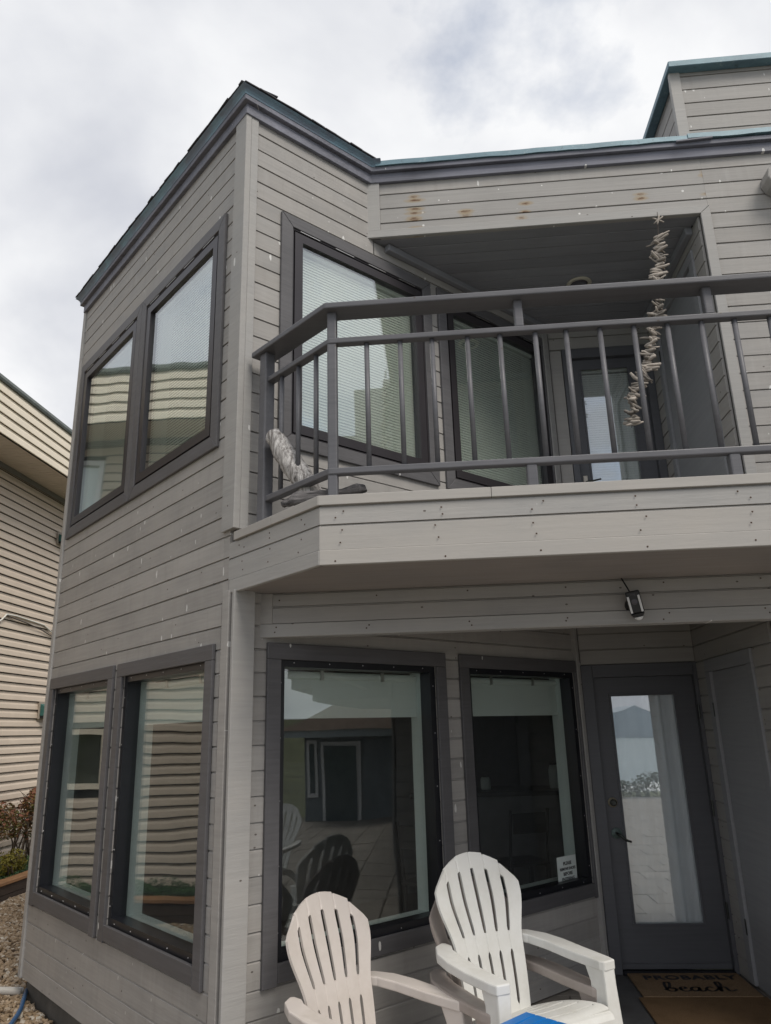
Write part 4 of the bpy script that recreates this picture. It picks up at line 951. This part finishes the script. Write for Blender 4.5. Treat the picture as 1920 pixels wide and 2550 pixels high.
hm = plain('haze_tinted_headland_rock', (0.46, 0.52, 0.57), 0.9, 0, 0.15, 0.02)  # distance haze is painted in as a pale blue-grey rock colour
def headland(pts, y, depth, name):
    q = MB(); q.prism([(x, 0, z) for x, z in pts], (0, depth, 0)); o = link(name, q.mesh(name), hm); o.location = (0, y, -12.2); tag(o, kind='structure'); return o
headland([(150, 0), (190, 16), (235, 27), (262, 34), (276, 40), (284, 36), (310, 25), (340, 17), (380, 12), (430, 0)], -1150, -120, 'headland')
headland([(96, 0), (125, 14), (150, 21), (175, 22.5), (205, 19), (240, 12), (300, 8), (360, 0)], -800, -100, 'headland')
# patio pavers laid diagonally
pv = MB(); rp_ = random.Random(3)
for i in range(-4, 34):
    for j in range(-26, 16):
        c = Vector((1.2+i*0.42, -1.0+j*0.42*1.0)); c += Vector((0.21*(j % 2), 0))
        if not (-0.25 < c.x < 13 and -11 < c.y < 2.0): continue
        if c.y > -0.2 and c.x < 0.25 and c.x < c.y+0.2: continue
        if c.x-0.22 < c.y-0.02 and c.y > -0.4 and c.x < 2.3: pass
        dz = rp_.uniform(-0.003, 0.002)
        pv.box((c.x-0.205, c.y-0.205, -0.05), (c.x+0.205, c.y+0.205, -0.002+dz))
link_kind(link('patio', pv.mesh('patio', fix=False), plain('weathered_concrete_pavers', (0.26, 0.235, 0.205), 0.85, 0, 0.3, 2.5, bump=0.3)))
pb2 = MB(); pb2.prism([(-0.3, -11.5, -0.4), (13.5, -11.5, -0.4), (13.5, 0.9, -0.4), (3.3, 2.3, -0.4), (2.1, 2.3, -0.4), (-0.05, 0.05, -0.4), (-0.3, -0.2, -0.4)], (0, 0, 0.382)); link_kind(link('patio_bed', pb2.mesh('patio_bed'), M['concrete']))
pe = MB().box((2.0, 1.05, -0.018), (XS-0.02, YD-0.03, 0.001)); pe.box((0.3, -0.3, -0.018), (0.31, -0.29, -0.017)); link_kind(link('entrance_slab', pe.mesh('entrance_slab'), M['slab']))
def coir(name, col):
    m = NT(name); a = m.noise(m.coord((1, 1, 1), shift=False), 160, 3, 0.7); b = m.noise(m.coord((1, 1, 1), shift=False), 7, 5, 0.65)
    c = m.mix(m.rng(a, 0.3, 0.7, 0, 1), (col[0]*0.55, col[1]*0.5, col[2]*0.45), col); c = m.mix(m.rng(b, 0.5, 0.75, 0, 0.6), c, (col[0]*0.5, col[1]*0.48, col[2]*0.45))
    m.bsdf(c, 0.95, 0, m.bump(a, 1.0, 0.006), 0.1); return m.m
mt1 = empty('doormat', (2.67, 1.885, 0.003)); tag(mt1, 'tan coir doormat lettered PROBABLY beach directly in front of the door', 'doormat', 'coir doormats')
link('mat', MB().box((-0.375, -0.245, 0), (0.375, 0.245, 0.014)).mesh('mat', 0.004, 1), coir('tan_coir', (0.33, 0.235, 0.15)), mt1)
link('lettering', text_mesh('PROBABLY', 0.12, 0.0008, 'lettering', 0, 1.10, 0.0035), inkm, mt1, Matrix.Translation((0.02, 0.085, 0.0152)))
def script_word(strokes, sc, w_):
    q = MB()
    for st in strokes:
        # round brush strokes: dense points through a smooth curve
        P = [Vector((x*sc, y*sc, 0)) for x, y in st]; F_ = []
        for k in range(len(P)-1):
            p0, p1, p2, p3 = P[max(k-1, 0)], P[k], P[k+1], P[min(k+2, len(P)-1)]
            for j in range(6):
                t = j/6; F_.append(0.5*((2*p1)+(-p0+p2)*t+(2*p0-5*p1+4*p2-p3)*t*t+(-p0+3*p1-3*p2+p3)*t*t*t))
        F_.append(P[-1])
        for k in range(len(F_)-1):
            d = F_[k+1]-F_[k]
            if d.length < 1e-6: continue
            nrm = Vector((-d.y, d.x, 0)).normalized(); ww = w_*(0.55+0.6*abs(d.normalized().y)); e_ = d.normalized()*w_*0.25
            q.poly([F_[k]-nrm*ww-e_, F_[k+1]-nrm*ww+e_, F_[k+1]+nrm*ww+e_, F_[k]+nrm*ww-e_])
    return q.mesh('lettering', fix=False)
beach = [[(-0.2, 0.3), (0.25, 0.9), (0.5, 1.9), (0.2, 2.05), (0.02, 1.3), (0.0, 0.3), (0.25, 0.0), (0.6, 0.25), (0.55, 0.75), (0.2, 0.75), (0.5, 0.55), (0.95, 0.5)],
         [(0.95, 0.45), (1.4, 0.65), (1.35, 0.95), (1.05, 0.85), (1.0, 0.3), (1.3, 0.0), (1.75, 0.3)],
         [(2.35, 0.8), (2.0, 0.9), (1.75, 0.5), (1.95, 0.02), (2.3, 0.4), (2.4, 0.9), (2.35, 0.2), (2.55, 0.02), (2.85, 0.4)],
         [(3.4, 0.8), (3.15, 0.95), (2.85, 0.5), (3.05, 0.02), (3.4, 0.1), (3.7, 0.5)],
         [(3.7, 0.45), (4.15, 1.3), (4.2, 2.0), (3.95, 2.0), (3.85, 1.0), (3.82, 0.0), (4.0, 0.75), (4.35, 0.9), (4.4, 0.2), (4.6, 0.02), (5.0, 0.35)]]
link('lettering', script_word(beach, 0.088, 0.0085), inkm, mt1, Matrix.Translation((-0.19, -0.150, 0.0148)))
mt2 = empty('doormat', (2.66, 1.30, 0.003)); tag(mt2, 'plain brown coir doormat lying in front of the lettered mat', 'doormat', 'coir doormats')
link('mat', MB().box((-0.40, -0.335, 0), (0.40, 0.335, 0.012)).mesh('mat', 0.004, 1), coir('brown_coir', (0.25, 0.165, 0.095)), mt2)

# ------------------------------------------------------------------ neighbour on the left
nb = empty('neighbour_house', (-5.2, 6, 0)); tag(nb, 'tan vinyl sided neighbouring house with a deep cream fascia at the far left', 'house')
XN = -5.2; NY0, NY1 = -1.5, 15.0
FN = Matrix.Translation((0.0, NY0-6, 0)) @ Matrix.Rotation(R_(90), 4, 'Z')      # local x = world y, local -y = world +x
nwin = [(3.16, 3.62, 1.18, 1.76), (3.38, 4.25, 3.9, 5.25)]
nh = [(a-NY0, b_-NY0, c, d) for a, b_, c, d in nwin]
nwall = link('wall', None, None, nb)
nwall_me = None
bpy.data.objects.remove(nwall)
nwall = sheath('wall', FN, 0, NY1-NY0, -0.42, 5.62, nh, 0.15, 'gap', nb)  # near-black backing stands in for the shadow line under each siding course
cp = 0.1245; z = 0.02; kk = 0
def course(L_):
    q = MB(); sec = [(0.0, 0.016), (-0.010, 0.016), (-0.026, 0.012), (-0.027, 0.018), (-0.020, 0.074), (-0.006, 0.100), (-0.005, cp), (0.0, cp)]
    q.prism([(0, y, z_) for y, z_ in sec], (L_, 0, 0)); return q.mesh('siding_course')
rn = random.Random(12); cm = {}
while z < 5.60:
    spans = [(0, NY1-NY0)]
    for h in nh:
        if h[2]-0.07 < z+cp and h[3]+0.07 > z:
            sp2 = []
            for a, b_ in spans:
                if h[0] > a and h[1] < b_: sp2 += [(a, h[0]-0.07), (h[1]+0.07, b_)]
                else: sp2.append((a, b_))
            spans = sp2
    out = []
    for a, b_ in spans:
        if b_-a > 9: c_ = a+(7.35+[0, 0.02][kk % 2])-a*0 if a == 0 else a+rn.uniform(2.3, 4.2); out += [(a, c_), (c_+0.002, b_)]
        else: out.append((a, b_))
    for a, b_ in out:
        if b_-a < 0.01: continue
        o = link('siding_course', course(b_-a), M['vinyl'], nwall, Matrix.Translation((a, 0, z)))
    z += cp; kk += 1
for i_, (a, b_, c, d) in enumerate(nwin):
    wn_ = link('window', ring_mesh('window_frame', a-NY0-0.06, b_-NY0+0.06, c-0.06, d+0.06, 0.065, -0.045, 0.05), M['camwhite'] if i_ else M['vinyl_top'], nb, FN)
    link('pane', MB().box((a-NY0, 0.0, c), (b_-NY0, 0.008, d)).mesh('pane', fix=False), M['glass_low'], wn_)
    link('blind', MB().box((a-NY0, 0.05, c), (b_-NY0, 0.055, d)).mesh('blind'), M['camwhite'] if i_ else M['roomdark'], wn_)
XEV = -4.55
rf = link('eave_soffit', MB().box((0, -(XEV-XN)+0.02, 5.585), (NY1-NY0, 0.0, 5.612)).mesh('eave_soffit'), M['vinyl_soffit'], nb, FN)
link('fascia_backing', MB().box((0, 0.004, 5.58), (NY1-NY0, 0.03, 6.26)).mesh('fascia_backing'), M['gap'], nb, FN @ Matrix.Translation((0, -(XEV-XN), 0)))
link('frieze_board', MB().box((0, -0.06, 5.51), (NY1-NY0, -0.0215, 5.584)).mesh('frieze_board'), M['sheath'], nb, FN)
gs = MB()
for k in range(1, int((NY1-NY0)/0.10)): gs.box((k*0.10, -(XEV-XN)+0.03, 5.581), (k*0.10+0.012, -0.062, 5.5849))
tag(link('soffit_ribs', gs.mesh('soffit_ribs', fix=False), M['vinyl_soffit'], nb, FN), kind='stuff')
FE2 = FN @ Matrix.Translation((0, -(XEV-XN), 0))
for k in range(5):
    q = MB(); sec = [(0.02, 0.012), (-0.004, 0.012), (-0.026, 0.004), (-0.027, 0.012), (-0.020, 0.085), (-0.004, 0.118), (-0.003, 0.137), (0.02, 0.137)]
    q.prism([(0, y, z_) for y, z_ in sec], (NY1-NY0, 0, 0)); link('fascia_course', q.mesh('fascia_course'), M['vinyl_top'], nb, FE2 @ Matrix.Translation((0, 0, 5.575+k*0.137)))
q = MB().prism([(0, 0.03, 0), (0, -0.035, 0), (0, -0.045, 0.03), (0, -0.02, 0.09), (0, 0.25, 0.14), (0, 0.25, 0)], (NY1-NY0, 0, 0)); link('roof_edge', q.mesh('roof_edge'), M['roofedge'], nb, FE2 @ Matrix.Translation((0, 0, 6.262)))
q = MB().prism([(0, 0.25, 0.0), (0, 3.5, 0.30), (0, 3.5, -0.6), (0, 0.25, -0.6)], (NY1-NY0, 0, 0)); link('roof', q.mesh('roof'), M['shingle'], nb, FE2 @ Matrix.Translation((0, 0, 6.262)))
for i_, (y0, y1, z0, z1) in enumerate(((7.45, 7.85, 4.845, 4.965), (7.42, 7.82, 2.06, 2.24))):
    v = empty('vent_hood', (XN+0.03, (y0+y1)/2, (z0+z1)/2)); tag(v, ['upper teal vent hood high on the tan neighbouring wall', 'lower teal vent hood on the tan neighbouring wall above the shrubs'][i_], 'vent', 'teal vent hoods')
    hy = (y1-y0)/2; hz = (z1-z0)/2
    link('mounting_block', MB().box((0, -hy-0.03, -hz-0.05), (0.02, hy, hz+0.03)).mesh('mounting_block', 0.004, 1), M['beigebox'], v)
    q = MB().prism([(0.0205, -hy, -hz), (0.12, -hy, -hz), (0.10, -hy, hz*0.5), (0.0205, -hy, hz)], (0, 2*hy-0.02, 0)); link('hood', q.mesh('hood', 0.004, 1), M['teal'], v)
    link('louvre', MB().box((0.022, -hy+0.01, -hz-0.035), (0.10, hy-0.03, -hz-0.002)).mesh('louvre'), M['black'], v)
cw = MB().tube([(XN+0.035, 6.05, 3.30), (XN+0.04, 6.15, 3.36), (XN+0.05, 6.25, 3.455), (XN+0.035, 6.5, 3.47), (XN+0.04, 6.9, 3.455), (XN+0.035, 7.3, 3.44), (XN+0.035, 7.55, 3.36), (XN+0.03, 7.7, 3.30)], 0.013, 7)
o = link('wall_cable', cw.mesh('wall_cable', smooth=True), M['cablewhite']); tag(o, 'white cable stretched along the tan neighbouring wall', 'cable')
cw = MB().tube([(XN+0.045, 6.25, 3.440), (XN+0.05, 6.8, 3.40), (XN+0.045, 7.2, 3.36), (XN+0.04, 7.58, 3.29), (XN+0.04, 7.6, 3.10)], 0.009, 6)
o = link('wall_cable', cw.mesh('wall_cable', smooth=True), M['cabledark']); tag(o, 'thin brown cable sagging below the white cable on the tan wall', 'cable')

# ------------------------------------------------------------------ planting bed, gravel
XT = -4.3
pe_ = empty('planter_edge', (XT, 6, 0)); tag(pe_, 'weathered orange timber edging of the raised planting bed by the gravel', 'planter edge')
def plank(x0, x1, z0, z1, mat, y0=-1.5, y1=11):
    q = MB().box((0, 0, 0), (y1-y0, x1-x0, z1-z0)); return q.mesh('timber', 0.006, 1), mat
for (x0, x1, z0, z1, mat) in ((XT-0.15, XT+0.02, 0.035, 0.075, 'timber'), (XT-0.13, XT, -0.08, 0.0345, 'timberdark'), (XT-0.13, XT-0.004, -0.30, -0.082, 'timberdark')):
    me, mt = plank(x0, x1, z0, z1, mat); link('timber', me, M[mt], pe_, Matrix.Translation((x1-XT, -7.5, z0)) @ Matrix.Rotation(R_(90), 4, 'Z'))
q = MB(); ny_ = 80
for k in range(ny_):
    ya, yb_ = -1.5+12.5*k/ny_, -1.5+12.5*(k+1)/ny_
    q.poly([(XN+0.001, ya, 0.03), (XT-0.12, ya, 0.0), (XT-0.12, yb_, 0.0), (XN+0.001, yb_, 0.03)])
link_kind(link('planting_bed', q.mesh('planting_bed', fix=False), M['soil']))
gbd = MB(); gbd.poly([(XT, -12, -0.165), (1.6, -12, -0.165), (1.6, -2.0, -0.165), (-2.0, 2.6, -0.165), (-2.0, 11, -0.165), (XT, 11, -0.165)]); link_kind(link('gravel_bed', gbd.mesh('gravel_bed', fix=False), plain('gravel_fines', (0.20, 0.155, 0.105), 0.95, 0, 0.4, 25, bump=0.8)))
ico_v, ico_f = [], []
bmi = bmesh.new(); bmesh.ops.create_icosphere(bmi, subdivisions=1, radius=1.0); ico_v = [v.co.copy() for v in bmi.verts]; ico_f = [tuple(v.index for v in f.verts) for f in bmi.faces]; bmi.free()
rk = random.Random(77); variants = []
for k in range(14):
    sx, sy, sz = rk.uniform(0.75, 1.25), rk.uniform(0.6, 0.95), rk.uniform(0.45, 0.8); variants.append([Vector((v.x*sx, v.y*sy, v.z*sz))*rk.uniform(0.86, 1.14) for v in ico_v])
gv, gf, gt = [], [], []
def stone_at(x, y, s, zb=-0.162):
    i0 = len(gv); a = rk.uniform(0, 6.283); ca, sa = math.cos(a), math.sin(a); tl = rk.uniform(-0.5, 0.5)
    for v in rk.choice(variants):
        vx, vy, vz = v.x*s, v.y*s, v.z*s; vz += vx*tl; gv.append((x+vx*ca-vy*sa, y+vx*sa+vy*ca, zb+s*0.25+vz))
    t = min(1, max(0, rk.gauss(0.5, 0.24)))
    for f_ in ico_f: gf.append(tuple(i0+q for q in f_)); gt.append(t)
for _ in range(24000):
    y = 1.3+7.2*rk.random()**1.15; x = rk.uniform(-4.28, -y+0.02 if y < 2.185 else max(-4.2, -1.95-0.50*(y-2.185)))
    if x > -0.9 or x < -4.29: continue
    stone_at(x, y, rk.uniform(0.011, 0.024)*(1+0.06*y), -0.164+rk.uniform(0, 0.018))
mbg = MB(); mbg.v, mbg.f, mbg.tone = gv, gf, gt
tag(link('gravel', mbg.mesh('gravel', fix=False, smooth=False), M['stone']), kind='stuff')
o = link('drain_pipe', MB().tube([(-3.2, 2.245, -0.118), (-2.6, 2.235, -0.115), (-2.19, 2.225, -0.118)], 0.028, 12).mesh('drain_pipe', smooth=True), M['pvc']); tag(o, 'short pale grey pipe lying on the gravel at the house corner', 'pipe')
o = link('garden_hose', MB().tube([(-2.12, 2.30, -0.112), (-2.14, 2.20, -0.105), (-2.06, 2.02, -0.115), (-1.98, 1.85, -0.115), (-1.93, 1.72, -0.112), (-1.88, 1.55, -0.115), (-1.80, 1.2, -0.118), (-1.75, 0.6, -0.118), (-1.3, 0.0, -0.118)], 0.016, 10).mesh('garden_hose', smooth=True), M['hose']); tag(o, 'blue garden hose running over the gravel beside the foundation', 'hose')

# ------------------------------------------------------------------ plants
def leaf_mesh(n, gen, size, seedk, tone_fn, name='foliage'):
    r = random.Random(seedk); q = MB(); q.tone = []
    for _ in range(n):
        p, nrm = gen(r); s = size*r.uniform(0.6, 1.25)
        d = Vector((r.gauss(0, 1), r.gauss(0, 1), r.gauss(0, 0.8))).normalized(); nn = (nrm+Vector((r.gauss(0, .5), r.gauss(0, .5), r.gauss(0, .5)))).normalized()
        a = d.cross(nn)
        if a.length < 1e-3: continue
        a.normalize(); u = nn.cross(a)
        q.poly([p-u*s, p+a*s*0.42-u*s*0.1+nn*s*0.12, p+u*s, p-a*s*0.42-u*s*0.1+nn*s*0.12]); q.tone.append(tone_fn(r, p))
    return q.mesh(name, fix=False)
def clumps(r, cs):
    c, rad = r.choice(cs); d = Vector((r.gauss(0, 1), r.gauss(0, 1), r.gauss(0, 1))).normalized(); return c+d*rad*r.uniform(0.45, 1.0)**0.6, d
def shrub(loc, cs, n, size, mat, label, seedk, tone, stems=6, cat='shrub', group=None):
    o = empty('shrub', loc); tag(o, label, cat, group)
    cs = [(Vector(c), r) for c, r in cs]
    link('foliage', leaf_mesh(n, lambda r: clumps(r, cs), size, seedk, tone), M[mat], o)
    q = MB(); r = random.Random(seedk+1)
    for k in range(stems):
        c, rad = cs[k % len(cs)]; b0 = Vector((r.uniform(-.12, .12), r.uniform(-.15, .15), 0)); tip = c+Vector((r.uniform(-.1, .1), r.uniform(-.1, .1), rad*0.4)); m_ = b0.lerp(tip, 0.5)+Vector((r.uniform(-.06, .06), r.uniform(-.06, .06), 0.02))
        q.tube([b0, m_, tip], [0.014, 0.010, 0.004], 6)
        for w_ in range(4):
            e_ = m_.lerp(tip, r.random()); q.tube([e_, e_+Vector((r.uniform(-.16, .16), r.uniform(-.16, .16), r.uniform(.02, .16)))], [0.006, 0.002], 5)
    link('stem', q.mesh('stem', smooth=True), M['bark'], o); return o
shrub((-4.88, 6.75, 0.02), [((0.05, 0.0, 0.62), 0.26), ((0.0, 0.28, 0.74), 0.22), ((0.1, 0.35, 0.52), 0.24), ((0.0, -0.28, 0.60), 0.20), ((0.12, 0.05, 0.84), 0.15), ((0.05, 0.55, 0.62), 0.22), ((-0.02, 0.36, 0.93), 0.10)], 2600, 0.030, 'leafred', 'red and green leaved shrub in the planting bed against the tan wall', 31, lambda r, p: min(1, max(0, 0.15+0.55*p.z+0.6*max(0, p.y)*0.5+r.gauss(0, 0.22))), 12)
shrub((-4.75, 5.85, 0.02), [((0.0, 0.0, 0.62), 0.20), ((0.05, 0.12, 0.78), 0.16), ((0.0, -0.25, 0.7), 0.2)], 900, 0.028, 'leafred', 'sparse reddish shrub at the far left edge before the tan wall', 37, lambda r, p: min(1, max(0, 0.45+r.gauss(0, 0.25))), 8)
shrub((-4.58, 5.95, 0.02), [((0.0, 0.0, 0.16), 0.14), ((0.02, 0.16, 0.22), 0.13), ((0.0, -0.2, 0.2), 0.15), ((0.0, 0.28, 0.14), 0.11)], 1300, 0.022, 'leafyel', 'low yellow green shrub between the reddish shrub and the timber edge', 33, lambda r, p: min(1, max(0, 0.3+1.6*p.z+r.gauss(0, 0.2))), 4)
def gc(r):
    y = r.uniform(-0.5, 8.5); x = r.uniform(-5.05, -4.42); h = 0.05+0.07*abs(math.sin(y*3.1)+0.6*math.sin(y*7.3+x*9))
    return Vector((x, y, 0.02+h*r.random()**0.5*(1.2 if x < -4.6 else 0.9))), Vector((0.3, 0, 1))
tag(link('ground_cover', leaf_mesh(26000, gc, 0.016, 41, lambda r, p: min(1, max(0, 4.5*(p.z-0.02)+r.gauss(0.15, 0.2))), 'ground_cover'), M['leafgreen']), kind='stuff')
# hedge on the seaward side (seen mirrored in the door glass)
def hg(r):
    x = r.uniform(-3, 18); y = -13.2+r.uniform(-0.7, 0.7); return Vector((x, y, -0.42+ (0.95+0.3*math.sin(x*1.7)+0.22*math.sin(x*4.1))*r.random()**0.5*1.0)), Vector((0, 0.5, 0.7))
o = empty('hedge', (7, -13.2, -0.42)); tag(o, 'ragged dark hedge at the seaward end of the garden mirrored in the door glass', 'hedge')
lm = leaf_mesh(16000, hg, 0.05, 51, lambda r, p: r.random(), 'foliage'); lo = link('foliage', lm, M['leafdark'], o, Matrix.Translation((-7, 13.2, 0.42)))

# ------------------------------------------------------------------ houses to the right (out of frame, mirrored in the bay glass)
ah = empty('adjacent_house', (9, 3, 0)); tag(ah, 'grey adjoining house on the right with a stepped overhanging upper storey', 'house')
AM = Matrix.Translation((-9, -3, 0))
gw = M['siding']
link('upper_wall', MB().box((6.15, -1.0, 2.40), (12, 5, 5.88)).mesh('upper_wall'), gw, ah, AM); link('soffit_step', MB().box((6.2, -0.96, 2.26), (12, 5, 2.399)).mesh('soffit_step'), M['soffit'], ah, AM)
link('porch_beam', MB().box((6.2, -0.62, 2.10), (12, 5, 2.259)).mesh('porch_beam'), M['trimgrey'], ah, AM); link('ground_wall', MB().box((6.2, 1.2, -0.4), (12, 5, 2.099)).mesh('ground_wall'), gw, ah, AM)
link('roof_block', MB().box((6.2, -0.1, 5.881), (12, 5, 6.62)).mesh('roof_block'), gw, ah, AM); link('fascia', MB().box((6.12, -1.05, 5.75), (12.05, -1.001, 5.879)).mesh('fascia'), M['fascia'], ah, AM); link('tower', MB().box((6.2, 0.5, 6.621), (12, 5, 8.9)).mesh('tower'), gw, ah, AM)
lo_ = empty('low_house', (15.5, -0.5, -0.42)); tag(lo_, 'low dark house with a brown hipped roof far to the right', 'house')
LM = Matrix.Translation((-15.5, 0.5, 0.42))
link('wall', MB().box((12.6, -2.0, -0.42), (19, 5, 1.52)).mesh('wall'), plain('slate_blue_wall', (0.16, 0.19, 0.21), 0.7), lo_, LM)
link('fascia', MB().box((12.1, -2.55, 1.521), (19.5, 5.5, 1.68)).mesh('fascia'), plain('pale_blue_fascia', (0.34, 0.40, 0.42), 0.5), lo_, LM)
q = MB(); q.v = [(12.05, -2.6, 1.681), (19.55, -2.6, 1.681), (19.55, 5.55, 1.681), (12.05, 5.55, 1.681), (15.2, 0.6, 3.1), (16.4, 1.9, 3.1)]; q.f = [(0, 1, 5, 4), (1, 2, 5), (2, 3, 4, 5), (3, 0, 4), (3, 2, 1, 0)]
link('roof', q.mesh('roof'), plain('brown_shingle_roof', (0.14, 0.10, 0.075), 0.9, 0, 0.25, 4, bump=0.5), lo_, LM)
for (y0, y1, z0, z1, nm) in ((-1.93, -1.62, 0.45, 1.45, 'window'), (-1.50, -0.70, -0.40, 1.42, 'door')):
    fr = link(nm, MB().box((12.56, y0, z0), (12.599, y1, z1)).mesh(nm), M['camwhite'], lo_, LM); link('pane', MB().box((12.54, y0+0.08, z0+0.08), (12.559, y1-0.08, z1-0.08)).mesh('pane'), plain('dark_reflecting_pane', (0.05, 0.08, 0.09), 0.08), fr, Matrix())
hl = MB(); rh = random.Random(2); n = 40
pts_ = [(60, -60+k*4.5, -1+ (9+5*math.sin(k*0.35)+2*math.sin(k*1.1))*math.sin(math.pi*k/n)) for k in range(n+1)]
for k in range(n):
    a, b_ = Vector(pts_[k]), Vector(pts_[k+1]); hl.poly([(45, a.y, -0.5), (45, b_.y, -0.5), tuple(b_), tuple(a)]); hl.poly([tuple(a), tuple(b_), (110, b_.y, -0.5), (110, a.y, -0.5)])
link_kind(link('hill', hl.mesh('hill', fix=False, smooth=True), M['grass']))
# a spare patio chair to the right, mirrored in the large lower window
ch4 = copy_tree(ch1); ch4.location = (4.9, -0.9, 0.0); ch4.rotation_euler.z = R_(-70); recolour(ch4, M['resin_white']); ch4['label'] = 'white resin adirondack chair out on the open patio to the right'
print('BOARDS', NB[0])
